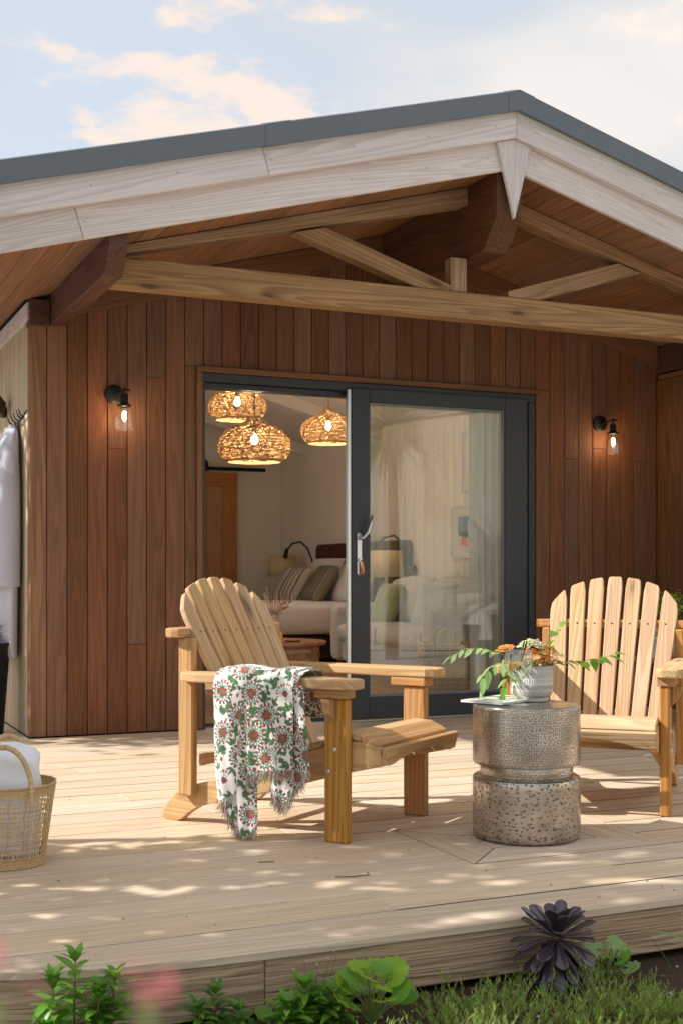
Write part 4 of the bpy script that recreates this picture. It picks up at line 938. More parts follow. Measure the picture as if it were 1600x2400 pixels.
# ---------------- wicker basket of towels
BK = T(.640, -3.090, 0) @ RZ(R(-12))
def towel_basket():
    root = thing('towel_basket', 'open-weave seagrass basket with a looped handle at the deck left edge', 'basket', BK)
    t = NT('seagrass'); ge = t.n('ShaderNodeNewGeometry'); tc = t.n('ShaderNodeTexCoord'); no = t.noise(tc.outputs['Object'], 160, 3)
    t.P(col=t.mix(t.m('MULTIPLY_ADD', ge.outputs['Random Per Island'], .7, t.m('MULTIPLY', no, .3)), srgb(176, 140, 96), srgb(234, 208, 162)), rough=.75, normal=t.bump(no, .5, .002)); sg = t.mat
    def rad(z): return .118+.030*(z/.25)
    def pt(a, z, o=0): 
        q = rad(z)+o; return (1.18*q*math.copysign(abs(math.cos(a))**.8, math.cos(a)), q*math.copysign(abs(math.sin(a))**.8, math.sin(a)), z)
    mb = MB(); r = random.Random(4); nv = 62
    for k in range(nv):
        a = 2*math.pi*k/nv
        mb.tube([pt(a+.02*math.sin(i*2.3+k), .004+.226*i/10, .0012*((i+k) % 2*2-1)) for i in range(11)], .0021, 4, cap=False)
    for j in range(13):
        z = .036+.0148*j
        for st in (-1, 1): mb.tube([pt(2*math.pi*i/124, z+.0012*st, st*.0024*math.cos(math.pi*i/2)) for i in range(124)], .0014, 4, closed=True)
    mb.build('weave', sg, root, frame=BK, smooth=True)['kind'] = 'stuff'
    mb = MB()
    for j in range(9):
        z = .004+.0036*j; mb.tube([pt(2*math.pi*i/90, z, .0022*math.cos(math.pi*i+math.pi*j)) for i in range(90)], .0023, 4, closed=True)
    mb.build('base_band', sg, root, frame=BK, smooth=True); mb = MB()
    for j in range(10):
        z = .228+.0036*j; mb.tube([pt(2*math.pi*i/90, z, .0022*math.cos(math.pi*i+math.pi*j)) for i in range(90)], .0023, 4, closed=True)
    mb.build('rim_band', sg, root, frame=BK, smooth=True)
    MB().lathe([(0, .003), (.11, .003)], 24).build('base', sg, root, frame=BK)
    for s in (-1, 1):
        H = [(.085*math.cos(R(q))*1.0+.02, s*(.135+.01*math.sin(R(q))), .245+.145*math.sin(R(q))) for q in range(-12, 193, 6)]
        hd = MB().tube(H, .0075, 8).build('handle', sg, root, frame=BK, smooth=True)
        # cord wrapping
        mb = MB()
        for i in range(len(H)*3-3):
            k, f = divmod(i, 3); f /= 3; p = Vector(H[k]).lerp(Vector(H[k+1]), f); tg = (Vector(H[k+1])-Vector(H[k])).normalized(); a = tg.cross(Vector((0, 1, 0))).normalized(); b = tg.cross(a)
            mb.tube([p+(a*math.cos(q)+b*math.sin(q))*.0078+tg*(.0006*q) for q in (0, 1.05, 2.1, 3.14, 4.2, 5.24)], .0016, 4, closed=True)
        mb.build('handle_wrap', sg, hd, frame=BK, smooth=True)['kind'] = 'stuff'
    # braided strap up the side
    mb = MB()
    for i in range(16):
        z = .012+.0145*i; rr = rad(z)+.006
        for s in (-1, 1): mb.tube([(-.02+s*.014, -rr-.001, z-.008), (-.02+s*.004, -rr-.006, z+.002), (-.02-s*.008, -rr-.003, z+.011)], .0036, 5)
    mb.build('braid', sg, root, frame=BK, smooth=True)
def towels():
    tw = fabric('white_terry', srgb(232, 233, 240), 500, .08, .95, .4)
    def bundle(name, label, F, sx, sy, sz, seed, taper=.0):
        r = random.Random(seed); n = 40; P = []
        for i in range(25):
            v = i/24; row = []
            for k in range(n):
                a = 2*math.pi*k/n; e = .55; x = math.copysign(abs(math.cos(a))**e, math.cos(a))*sx; y = math.copysign(abs(math.sin(a))**e, math.sin(a))*sy
                s = 1-max(0, (v-.86)/.14)**2.2*.85; s *= 1-max(0, (.1-v)/.1)**2*.3
                d = .006*mnoise.noise(Vector((x*22+seed, y*22, v*7)))+.004*math.sin(v*22+a*2)
                row.append((x*s*(1-taper*v)+d+.012*v*math.sin(seed+v*3), y*s*(1-taper*v)+d, v*sz+.01*mnoise.noise(Vector((x*9, y*9, seed)))))
            P.append(row)
        mb = MB().grid(P, wrap=True); mb.add([(0, 0, sz+.002)], []); c = len(mb.v)-1; b = 24*n
        for k in range(n): mb.f.append((b+k, b+(k+1) % n, c)); mb.m.append(0)
        o = mb.build(name, tw, None, frame=F, smooth=True, subsurf=1); tag(o, label, 'towel')
    bundle('towel', 'white terry towel standing up out of the seagrass basket', BK @ T(.03, .0, .012) @ RY(R(3)), .092, .080, .375, 2)
    bundle('towel', 'white towel folded low in the basket beside the standing one', BK @ T(-.075, -.01, .012), .045, .085, .22, 5)
towel_basket(); towels()
# ================================================================== lamps
def emit(name, col, s):
    t = NT(name); t.P(col=(0, 0, 0), em=col+(1,), ems=s); return t.mat
BULB = emit('glowing_filament', (1, .66, .34), 40.)
def point(name, loc, power, col=(1, .68, .38), r=.02, parent=None):
    d = bpy.data.lights.new(name, 'POINT'); d.energy = power; d.color = col; d.shadow_soft_size = r
    o = bpy.data.objects.new(name, d); COL.objects.link(o); put(o, parent, T(*loc)); return o
def wall_lamp(x, z, label):
    F = T(x, 0, z)                                       # x,z of the back plate on the wall
    root = thing('wall_lamp', label, 'wall lamp', F, 'lit wall lamps on the cabin front')
    MB().lathe([(0, .019), (.050, .019), (.054, .016), (.054, .0)], 40, T(0, -.001, 0) @ RX(R(90))).build('back_plate', M['black'], root, frame=F, sharp=40)
    jx, jy = .035, -.112
    MB().tube([(0, -.018, 0), (.004, -.06, .002), (jx*.8, jy+.02, .012), (jx, jy, .016)], .0058, 8).lathe([(0, -.012), (.008, -.009), (.0115, 0), (.008, .009), (0, .012)], 12, T(jx, jy, .016)).tube([(jx, jy, .016), (jx+.022, jy, .016)], .004, 8).lathe([(0, -.006), (.007, -.006), (.007, .006), (0, .006)], 10, T(jx+.026, jy, .016) @ RY(R(90))).build('arm', M['black'], root, frame=F, sharp=40)
    B = T(jx, jy, 0)
    sk = MB().lathe([(.004, .012), (.006, -.006), (.018, -.012), (.0215, -.022), (.0215, -.058), (.024, -.064), (.034, -.070), (.040, -.073), (.040, -.083), (.024, -.085), (.020, -.095), (0, -.095)], 28, B).build('socket', M['black'], root, frame=F, sharp=40)
    MB().lathe([(0, -.003), (.004, -.003), (.004, .003), (0, .003)], 8, B @ T(-.043, 0, -.078) @ RY(R(90))).build('shade_screw', M['black'], sk, frame=F)
    MB().lathe([(.030, -.083), (.040, -.088), (.052, -.104), (.063, -.132), (.070, -.165), (.074, -.205), (.0755, -.212)], 44, B).tube([(jx+.0755*math.cos(R(q)), jy+.0755*math.sin(R(q)), -.2125) for q in range(0, 360, 10)], .0014, 6, closed=True).build('glass_shade', M['clearglass'], root, frame=F, smooth=True)
    bl = MB().lathe([(.012, -.095), (.013, -.110), (.017, -.122), (.0175, -.158), (.013, -.172), (.004, -.177), (0, -.177)], 20, B).build('bulb', M['bulbglass'], root, frame=F, smooth=True)
    MB().lathe([(0, -.108), (.0085, -.112), (.0105, -.122), (.0105, -.150), (.008, -.158), (0, -.160)], 14, B).build('filament', BULB, bl, frame=F, smooth=True)
    L = point('lamp_light', (x+jx, jy, z-.140), 4.5, r=.012, parent=root)
M['bulbglass'] = glass('bulb_glass', (1, .93, .82), 0, 1.3)
wall_lamp(1.770, 1.975, 'lit wall lamp with clear bell glass, left of the sliding door')
wall_lamp(5.165, 1.972, 'lit wall lamp with clear bell glass, right of the sliding door')

# ---------------- woven pendant lamps
t = NT('rattan_cord'); ge = t.n('ShaderNodeNewGeometry'); t.P(col=t.mix(ge.outputs['Random Per Island'], srgb(178, 138, 90), srgb(226, 194, 142)), rough=.7); M['rattan'] = t.mat
def make_pendant(F, label, s):
    root = thing('pendant_lamp', label, 'pendant lamp', F, 'woven pendant lamps in the room')
    prof = [(.045, .165), (.055, .135), (.085, .110), (.15, .085), (.215, .05), (.255, .005), (.270, -.045), (.262, -.095), (.235, -.135), (.200, -.160)]
    cum = [0]
    for a, b in zip(prof, prof[1:]): cum.append(cum[-1]+math.hypot(a[0]-b[0], a[1]-b[1]))
    def at(t):
        d = t*cum[-1]; r_ = float(np.interp(d, cum, [p[0] for p in prof])); z = float(np.interp(d, cum, [p[1] for p in prof])); return r_*s, z*s
    mb = MB(); r = random.Random(3)
    for k in range(46):
        for st in (-1, 1):
            a0 = 2*math.pi*k/46+r.uniform(-.05, .05); tw = st*r.uniform(.9, 1.5); P = []
            for i in range(23):
                t_ = i/22; q, z = at(t_); an = a0+tw*t_+.03*math.sin(t_*17+k); q *= 1+.008*math.sin(t_*40+k*2); P.append((q*math.cos(an), q*math.sin(an), z))
            mb.tube(P, .0030*s, 4, cap=False)
    for j in range(21):
        t_ = .03+.955*j/20; q, z = at(t_); ph = r.uniform(0, 6)
        mb.tube([((q+.003)*math.cos(2*math.pi*i/64), (q+.003)*math.sin(2*math.pi*i/64), z+.007*s*math.sin(5*2*math.pi*i/64+ph)) for i in range(64)], .0034*s, 4, closed=True)
    o = mb.build('woven_shade', M['rattan'], root, frame=F, smooth=True); o['kind'] = 'stuff'
    mb = MB()
    for dz in (0, .008): mb.tube([(.200*s*math.cos(2*math.pi*i/64), .200*s*math.sin(2*math.pi*i/64), (-.160-dz)*s) for i in range(64)], .006*s, 6, closed=True)
    mb.build('rim', M['rattan'], root, frame=F, smooth=True)
    MB().lathe([(0, .10), (.018, .10), (.022, .085), (.022, .045), (0, .045)], 16).build('lamp_holder', M['black'], root, frame=F, sharp=40)
    MB().tube([(0, 0, .09), (0, 0, .165*s), (0, 0, min(.9, SOF-.055-SL*abs(F[0][3]-RX0)-F[2][3]))], .003, 6).build('cord', M['black'], root, frame=F)
    bl = MB().lathe([(.012, .045), (.016, .03), (.026, .0), (.026, -.02), (.016, -.036), (0, -.042)], 18).build('bulb', BULB, root, frame=F, smooth=True)
    point('lamp_light', tuple(F @ Vector((0, 0, -.01))), PEND_POWER, (1, .90, .78), .03, root)
    return root
PEND_POWER = 24.
make_pendant(T(3.19, 1.51, 1.93), 'round woven rattan pendant lamp hanging lowest in the doorway', 1.0)
make_pendant(T(3.755, 3.50, 2.49), 'woven rattan pendant lamp upper left, behind the lowest one', .98)
make_pendant(T(4.70, 3.62, 2.33), 'woven rattan pendant lamp beside the bright door edge', .98)

# ================================================================== bathrobe, hook, bracket, black pot at the left
def robe():
    tw = fabric('grey_white_robe', srgb(192, 192, 206), 420, .10, .95, .4)
    HK = T(1.288, .42, 1.80)
    root = thing('bathrobe', 'white hooded towelling bathrobe hanging on the pale side wall', 'bathrobe', HK)
    def shell(name, prof, seed, ncol=72, fold=.012):
        """prof: list of (z, y_front, y_back, depth)"""
        P = []
        for z, yf, yb, dp in prof:
            row = []; cy = (yf+yb)/2; hw = (yb-yf)/2
            for k in range(ncol):
                a = 2*math.pi*k/ncol; y = cy+hw*math.copysign(abs(math.cos(a))**.75, math.cos(a)); x = 1.282-dp*.5-dp*.5*math.sin(a)*(1 if math.sin(a) > 0 else .95)
                if math.sin(a) > 0: x -= fold*math.sin(y*46+z*2.2+seed)*min(1, math.sin(a)*2)+fold*.5*math.sin(y*90-z*3+seed)*math.sin(a)
                row.append((x, y, z+.004*math.sin(y*40)))
            P.append(row)
        mb = MB().grid(P, wrap=True); return mb.build(name, tw, root, smooth=True, subsurf=1)
    shell('robe_body', [(1.60, .26, .62, .05), (1.55, .20, .70, .085), (1.40, .165, .74, .11), (1.2, .155, .75, .12), (1.0, .16, .76, .125), (.8, .165, .77, .13), (.6, .18, .77, .13), (.46, .185, .78, .13), (.445, .19, .775, .10)], 1.2)
    shell('hood', [(1.815, .36, .44, .03), (1.79, .29, .47, .06), (1.73, .21, .50, .10), (1.62, .165, .54, .13), (1.50, .165, .50, .135), (1.40, .22, .44, .13), (1.36, .28, .38, .12)], 3.0, fold=.006)
    shell('sleeve', [(1.58, .20, .38, .15), (1.50, .165, .37, .165), (1.3, .15, .36, .175), (1.1, .150, .36, .18), (.92, .155, .37, .18), (.905, .145, .375, .19), (.86, .148, .378, .19), (.855, .16, .37, .17)], 5.0, fold=.007)
    rk = thing('coat_hook', 'black iron branch-shaped coat hook above the bathrobe', 'hook', T(1.288, .2, 1.83))
    mb = MB().tube([(1.280, .52, 1.80), (1.270, .38, 1.825), (1.268, .22, 1.815), (1.272, .08, 1.84), (1.268, -.02, 1.855)], [.006, .007, .007, .006, .003], 6)
    for y, s in ((.45, .5), (.34, .8), (.25, .6), (.15, 1.), (.07, .8)): mb.tube([(1.272, y, 1.822), (1.245, y-.02, 1.830+.01*s), (1.232, y-.035, 1.85+.025*s)], [.005, .004, .002], 5)
    mb.build('iron_branch', M['black'], rk, smooth=True)
    br = thing('wall_bracket', 'square dark spotlight bracket on the pale side wall', 'bracket', T(1.288, .75, 1.95))
    MB().lathe([(0, .03), (.035, .03), (.035, 0)], 20, T(1.285, .80, 1.94) @ RY(R(-90))).build('mount', M['black'], br, sharp=40)
    MB().box((-.05, -.012, -.05), (.05, .012, .05), .003).build('lamp_head', plain('bronze_head', srgb(84, 58, 40), .5, .4), br, frame=T(1.235, .68, 1.96) @ RZ(R(60)) @ RY(R(20)))
robe()
def black_pot():
    F = T(1.085, .28, 0)
    root = thing('black_planter', 'tall black ribbed planter with dark red flowers at the left edge', 'planter', F)
    pr = [(0, 0), (.095, 0), (.10, .004)]
    for i in range(46): pr += [(.102+.038*i/46+.0025, .008+.011*i), (.102+.038*i/46-.001, .0135+.011*i)]
    pr += [(.142, .515), (.150, .52), (.150, .535), (.138, .535), (.136, .50), (0, .50)]
    MB().lathe(pr, 36).build('pot', plain('black_fibre_pot', srgb(24, 24, 26), .6), root, frame=F, sharp=30)
    r = random.Random(4); st = MB(); lf = MB(); fl = MB()
    for i in range(16):
        a = r.uniform(0, 6.28); h = r.uniform(.08, .18); q = r.uniform(.03, .15); p = Vector((q*math.cos(a), q*math.sin(a), .50+h)); st.tube([(p.x*.3, p.y*.3, .50), (p.x*.7, p.y*.7, .50+h*.7), p], .0022, 5)
        for k in range(5): b = r.uniform(0, 6.28); lf.leaf((p.x*.8, p.y*.8, .50+h*(.3+.12*k)), (math.cos(b), math.sin(b), .3), (0,0,1), .05, .026, .3)
        for k in range(9): b = k*.7; fl.leaf(p, (math.cos(b), math.sin(b), .5), (0,0,1), .017, .012, .1)
    st.build('stem', LV['stem'], root, frame=F); lf.build('leaves', leafmat('bronze_leaf', srgb(40, 44, 34), srgb(72, 62, 48)), root, frame=F); fl.build('flowers', leafmat('dark_red_petal', srgb(92, 20, 36), srgb(136, 40, 56)), root, frame=F)
black_pot()
# ---------------- things behind the right-hand chair
def right_corner():
    F = T(5.12, -1.05, 0)
    root = thing('planter_bench', 'low wooden bench against the wing wall behind the right armchair', 'bench', F)
    for i in range(4): box_part('bench_slat', (-.40, -.17+.088*i, .40), (.42, -.17+.088*i+.080, .43), M['pine'], root, 'x', .004, F)
    for x in (-.36, .33):
        for y in (-.15, .12): box_part('leg', (x, y, 0), (x+.05, y+.05, .399), M['pine'], root, 'z', .004, F)
    box_part('apron', (-.305, -.145, .34), (.325, -.12, .398), M['pine'], root, 'x', .003, F)
    F2 = T(4.99, -1.00, .4305)
    p = thing('ribbed_planter', 'grey ribbed planter of lime-green leaves on the bench at the right edge', 'planter', F2)
    pr = [(.095+.03*i/5, .20*i/5) for i in range(6)]; P = []
    for q, z in pr: P.append([((q+.004*math.cos(a*34))*math.cos(a), (q+.004*math.cos(a*34))*math.sin(a), z) for a in [2*math.pi*k/136 for k in range(136)]])
    MB().grid(P, wrap=True).lathe([(0, .001), (.09, .001)], 20).lathe([(0, .18), (.12, .18)], 24).build('pot', plain('grey_ribbed_pot', srgb(178, 168, 150), .7), p, frame=F2)
    r = random.Random(6); mb = MB(); st = MB()
    for i in range(150):
        a = r.uniform(0, 6.28); q = r.uniform(.02, .17); h = r.uniform(.19, .42-q*.6); mb.leaf((q*math.cos(a), q*math.sin(a), h), (math.cos(a), math.sin(a), r.uniform(-.3, .8)), (0,0,1), r.uniform(.03, .065), .034, .3)
    for i in range(14): a = r.uniform(0, 6.28); st.tube([(0, 0, .18), (.05*math.cos(a), .05*math.sin(a), .28), (.12*math.cos(a), .12*math.sin(a), .36)], .002, 5)
    mb.build('foliage', leafmat('lime_leaf', srgb(96, 140, 34), srgb(172, 200, 62)), p, frame=F2); st.build('stems', LV['stem'], p, frame=F2)
    F3 = T(4.76, -1.12, .4305); o = thing('enamel_bucket', 'small pale metal bucket on the bench behind the chair slats', 'bucket', F3)
    MB().lathe([(0, .002), (.055, .002), (.072, .115), (.075, .118), (.072, .121), (.069, .115), (.053, .006), (0, .006)], 32).build('pail', plain('zinc', srgb(186, 196, 204), .35, .6), o, frame=F3, sharp=40)
    MB().tube([(.072*math.cos(R(q)), 0, .118+.05*math.sin(R(q))) for q in range(0, 181, 15)], .002, 5).build('handle', M['screw'], o, frame=F3)
    pts = []
    for k in range(10): q = .055 if k % 2 == 0 else .022; pts.append((q*math.cos(R(36*k+10)), q*math.sin(R(36*k+10))))
    s = MB().prism(pts, (0,0,0), (1,0,0), (0,1,0), (0,0,1), 0, .012).build('star_ornament', M['white'], None, frame=T(4.05, -2.02, .001), bevel=.004); tag(s, 'white star-shaped ornament lying on the deck behind the right armchair', 'ornament')
right_corner()

# ================================================================== inside the room
def rbox(name, lo, hi, mat, parent, frame=None, rad=.04, puff=0., seed=0):
    """soft upholstered block: rounded box with slight swelling"""
    lo = Vector(lo); hi = Vector(hi); c = (lo+hi)/2; h = (hi-lo)/2; n = 12; mb = MB()
    def face(ax, s):
        i, j = [q for q in range(3) if q != ax]; P = []
        for a in range(n+1):
            row = []
            for b in range(n+1):
                p = [0, 0, 0]; u, v = -1+2*a/n, -1+2*b/n; p[i] = u*h[i]; p[j] = v*h[j]; p[ax] = s*h[ax]
                q = Vector([max(-h[k]+rad, min(h[k]-rad, p[k])) for k in range(3)]); d = Vector(p)-q
                if d.length > 1e-9: q = q+d.normalized()*rad
                w = puff*(1-u*u)*(1-v*v); q[ax] += s*w; q += Vector((1, 1, 1))*.004*mnoise.noise(q*9+Vector((seed, 0, 0)))
                row.append(q+c)
            P.append(row if (s > 0) == (ax != 1) else list(reversed(row)))
        mb.grid(P)
    for ax in range(3):
        for s in (-1, 1): face(ax, s)
    return mb.build(name, mat, parent, frame=frame, smooth=True)
def cushion(name, label, cat, F, w, h, th, mat, parent=None, group=None, attr=None):
    n = 34; P1, P2 = [], []; uv = []
    for i in range(n+1):
        a, b = [], []
        for j in range(n+1):
            u, v = -1+2*j/n, -1+2*i/n; e = (max(0, 1-u**4)*max(0, 1-v**4))**.5; k = 1-.06*(1-abs(u*v))*(abs(u) > .6 or abs(v) > .6)
            x, y = u*w/2*(1-.05*(1-v*v)*0), v*h/2; d = th/2*e*(1+.10*mnoise.noise(Vector((u*2, v*2, th*9))))
            a.append((x, y, d)); b.append((x, y, -d))
        P1.append(a); P2.append(list(reversed(b)))
    mb = MB().grid(P1).grid(P2); V = np.array(mb.v); at = {'v_uv': np.stack([V[:, 0]/w+.5, V[:, 1]/h+.5, V[:, 2]], 1)}
    o = mb.build(name, mat, parent, frame=F, smooth=True, attr=at)
    if label: tag(o, label, cat, group)
    return o
def striped(name, bands, base):
    t = NT(name); at = t.n('ShaderNodeAttribute', attribute_name='v_uv'); sp = t.n('ShaderNodeSeparateXYZ', {0: at.outputs['Vector']}); u = sp.outputs[0]; c = base
    for a, b, col in bands: c = t.mix(t.m('MULTIPLY', t.m('GREATER_THAN', u, a), t.m('LESS_THAN', u, b)), c, col)
    t.P(col=c, rough=.92, spec=.15); return t.mat
def interior():
    XR = 5.72
    # barn door on its track
    F = T(2.9, 7.38, 0); d = thing('barn_door', 'oak sliding barn door on a black rail at the back of the room', 'door', F)
    x0, x1 = 2.05, 3.66+.92*0
    pa = onY_like(477), onY_like(556)
    x0, x1 = pa[0]-.75, pa[1]
    n = 6; w = (x1-x0)/n
    for i in range(n): box_part('board', (x0+w*i+.002, 7.385, .03), (x0+w*(i+1)-.002, 7.415, 2.18), M['oak'], d, 'z', .004)
    box_part('rail', (x0+.001, 7.375, 2.02), (x1-.001, 7.3845, 2.179), M['oak'], d, 'x', .002)
    tk = box_part('track', (x0-.2, 7.36, 2.205), (x1+.36, 7.372, 2.248), M['black'], d, None, .002)
    MB().prism([(x1-.42-.035, 2.19), (x1-.42+.035, 2.19), (x1-.42+.035, 2.29), (x1-.42+.012, 2.33), (x1-.42-.012, 2.33), (x1-.42-.035, 2.29)], (0,0,0), (1,0,0), (0,0,1), (0,1,0), 7.345, 7.356).build('hanger', M['black'], d)
    # bed
    by0, by1 = 4.15, 6.30; F = T(4.6, (by0+by1)/2, 0); b = thing('bed', 'double bed with pale linen and a brown padded headboard', 'bed', F)
    linen = fabric('pale_linen', srgb(230, 222, 218), 300, .06, .9, .3)
    rbox('mattress', (3.55, by0, .34), (5.62, by1, .645), linen, b, rad=.05, puff=.02); box_part('bed_base', (3.60, by0+.06, .10), (5.62, by1-.06, .335), plain('dark_bed_base', srgb(52, 42, 38), .8), b, None, .01)
    for x in (3.7, 5.5):
        for y in (by0+.12, by1-.18): box_part('leg', (x, y, .018), (x+.06, y+.06, .099), M['walnut'], b, 'z', .004)
    hb = MB().prism([(3.86, .02), (3.86, 1.18)]+arc(3.94, 1.20, .08, 180, 90, 6)+arc(6.10, 1.20, .08, 90, 0, 6)+[(6.18, .02)], (0,0,0), (0,1,0), (0,0,1), (1,0,0), 5.645, 5.718).build('headboard', M['walnut'], b, grain='z', bevel=.012)
    for i in range(23): box_part('flute', (5.628, 3.88+.10*i+.004, .60), (5.6445, 3.88+.10*i+.096, 1.10), M['walnut'], hb, 'z', .008)
    def lean(y, x, z, ang, yaw=0): return T(x, y, z) @ RZ(R(-90+yaw)) @ RX(R(ang))
    white = fabric('white_pillowcase', srgb(226, 218, 214), 260, .05, .9, .3)
    cushion('pillow', 'plain white pillow nearest the door on the bed', 'pillow', lean(4.62, 5.44, .86, 66), .78, .48, .19, white)
    cushion('pillow', 'plain white pillow against the headboard behind the patterned cushions', 'pillow', lean(5.55, 5.47, .88, 68), .80, .50, .19, white)
    cushion('cushion', 'grey-green woven cushion with a patterned band on the bed', 'cushion', lean(5.10, 5.24, .83, 58, -6), .56, .46, .17, striped('woven_green', [(.66, .69, srgb(150, 146, 126)), (.71, .88, srgb(96, 92, 76)), (.74, .85, srgb(132, 128, 108)), (.90, .93, srgb(150, 146, 126))], srgb(126, 120, 100)))
    cushion('cushion', 'cream cushion with dark vertical stripes on the bed', 'cushion', lean(5.78, 5.18, .82, 58, 8), .56, .44, .17, striped('ticking_stripe', [(.10, .13, srgb(96, 90, 84)), (.20, .26, srgb(120, 112, 104)), (.33, .35, srgb(90, 84, 82)), (.46, .54, srgb(130, 122, 112)), (.62, .66, srgb(48, 50, 62)), (.76, .79, srgb(110, 104, 96)), (.88, .91, srgb(90, 86, 84))], srgb(206, 196, 180)))
    # bedside lamps on their tables
    for y, lab, g in ((6.72, 'cream drum lamp on the far bedside table', 0), (3.62+.02, 'cream drum lamp seen through the door glass', 1)):
        nt_ = thing('bedside_table', 'small wooden bedside table beyond the bed' if not g else 'small wooden bedside table between the bed and the sofa', 'table', T(5.45, y, 0))
        yy = 6.72 if not g else 3.93
        box_part('table_top', (5.25, yy-.17, .52), (5.66, yy+.17, .55), M['walnut'], nt_, 'y', .004); box_part('drawer', (5.27, yy-.15, .38), (5.64, yy+.15, .519), M['walnut'], nt_, 'y', .004)
        for sx in (5.28, 5.59):
            for sy in (yy-.14, yy+.10): box_part('leg', (sx, sy, .018), (sx+.035, sy+.035, .379), M['walnut'], nt_, 'z', .003)
        F = T(5.45, yy, .5505); l = thing('table_lamp', lab, 'table lamp', F)
        MB().lathe([(0, 0), (.08, 0), (.085, .01), (.04, .03), (.06, .10), (.075, .18), (.05, .27), (.015, .31), (.012, .40), (0, .40)], 28).build('lamp_base', M['white'], l, frame=F, smooth=True)
        tt = NT('lamp_shade_cloth'); tt.P(col=srgb(214, 196, 152), rough=.9); MB().lathe([(.175, .36), (.150, .62)], 40).build('shade', tt.mat, l, frame=F, smooth=True, solid=.002)
    # gooseneck reading lamps on the headboard
    for y, lab in ((6.24, 'black gooseneck reading lamp at the far end of the headboard'), (3.80, 'gooseneck reading lamp at the near end of the headboard behind glass')):
        F = T(5.66, y, 1.0); g = thing('reading_lamp', lab, 'reading lamp', F)
        MB().lathe([(0, .04), (.035, .04), (.045, .03), (.045, 0)], 18, T(5.70, y, .98) @ RY(R(-90))).build('mount', M['black'], g, sharp=40)
        MB().tube([(5.66, y, .98), (5.64, y+.02, 1.10), (5.60, y+.06, 1.24), (5.54, y+.13, 1.32), (5.47, y+.21, 1.30), (5.43, y+.26, 1.23)], .011, 8).build('neck', M['black'], g, smooth=True)
        MB().lathe([(0, .06), (.022, .06), (.028, -.05), (.0, -.05)], 16, T(5.415, y+.275, 1.18) @ RX(R(-20)) @ RY(R(18))).build('lamp_head', M['black'], g, sharp=40)
    # sofa
    gf = fabric('oatmeal_grey_tweed', srgb(206, 202, 198), 160, .22, .95, .3, .15)
    S = thing('sofa', 'light grey tweed sofa against the right wall of the room', 'sofa', T(5.2, 2.65, 0)); y0, y1 = 1.62, 3.66
    rbox('arm', (4.72, y0, .13), (5.66, y0+.20, .66), gf, S, rad=.07, puff=.01); rbox('arm', (4.72, y1-.20, .13), (5.66, y1, .66), gf, S, rad=.07, puff=.01, seed=4)
    rbox('back', (5.42, y0+.10, .20), (5.69, y1-.10, .86), gf, S, rad=.08, puff=.02, seed=2); rbox('base', (4.76, y0+.19, .13), (5.50, y1-.19, .33), gf, S, rad=.03)
    ym = (y0+y1)/2
    for a, c in ((y0+.205, ym-.004), (ym+.004, y1-.205)): rbox('seat_cushion', (4.70, a, .325), (5.42, c, .48), gf, S, rad=.05, puff=.025, seed=a); rbox('back_cushion', (5.22, a+.01, .47), (5.46, c-.01, .88), gf, S, rad=.08, puff=.04, seed=a)
    for x in (4.80, 5.58):
        for y in (y0+.08, y1-.08): MB().lathe([(.016, .018), (.026, .131)], 12, T(x, y, 0)).build('leg', M['walnut'], S)
    cushion('cushion', 'pale blue-white cushion propped on the sofa behind the glass', 'cushion', T(5.12, 2.28, .66) @ RZ(R(-75)) @ RX(R(70)), .48, .42, .17, fabric('pale_blue_cotton', srgb(206, 210, 214), 260, .06))
    cushion('cushion', 'sage green cushion at the far end of the sofa', 'cushion', T(5.10, 3.20, .66) @ RZ(R(-95)) @ RX(R(68)), .46, .40, .16, fabric('sage_cotton', srgb(160, 166, 128), 260, .08))
    # carved round coffee table, vase with dried stems
    F = T(3.23, 1.27, 0); c = thing('coffee_table', 'round carved wooden coffee table inside the open door', 'table', F)
    MB().lathe([(0, .425), (.385, .425), (.395, .430), (.400, .438), (.397, .450), (.390, .455), (0, .455)], 64).build('table_top', M['tablewood'], c, grain='x', frame=F, sharp=40)
    ap = MB().lathe([(.335, .290), (.340, .288), (.345, .292), (.345, .4245)], 64).build('apron', plain('whitewashed_carving', srgb(196, 150, 116), .8, nscale=60, namp=.3), c, frame=F, sharp=40)
    for k in range(40):
        a = 2*math.pi*k/40; m = F @ RZ(a) @ T(.346, 0, .357)
        mb = MB()
        for q in range(4): mb.leaf((0, 0, 0), (.05, math.cos(q*1.57+.78), math.sin(q*1.57+.78)), (1, 0, 0), .034, .020, 0, .5, 4)
        mb.box((-.001, -.026, .048), (.004, .026, .056), .001); mb.box((-.001, -.026, -.056), (.004, .026, -.048), .001)
        mb.build('carved_rosette', M['tablewood'], ap, grain='z', frame=m)
    for k in range(5):
        a = 2*math.pi*k/5+.35; box_part('leg', (-.022, -.022, .018), (.022, .022, .424), M['tablewood'], c, 'z', .005, F @ RZ(a) @ T(.352, 0, 0))
    F = T(3.135, .98, .4555); v = thing('vase', 'tall cream vase of dried grasses on the coffee table', 'vase', F)
    MB().lathe([(0, 0), (.040, 0), (.044, .004), (.046, .05), (.050, .17), (.053, .195), (.049, .195), (.046, .17), (0, .02)], 32).build('vessel', plain('cream_glazed_vase', srgb(228, 206, 174), .35), v, frame=F, sharp=40)
    r = random.Random(22)
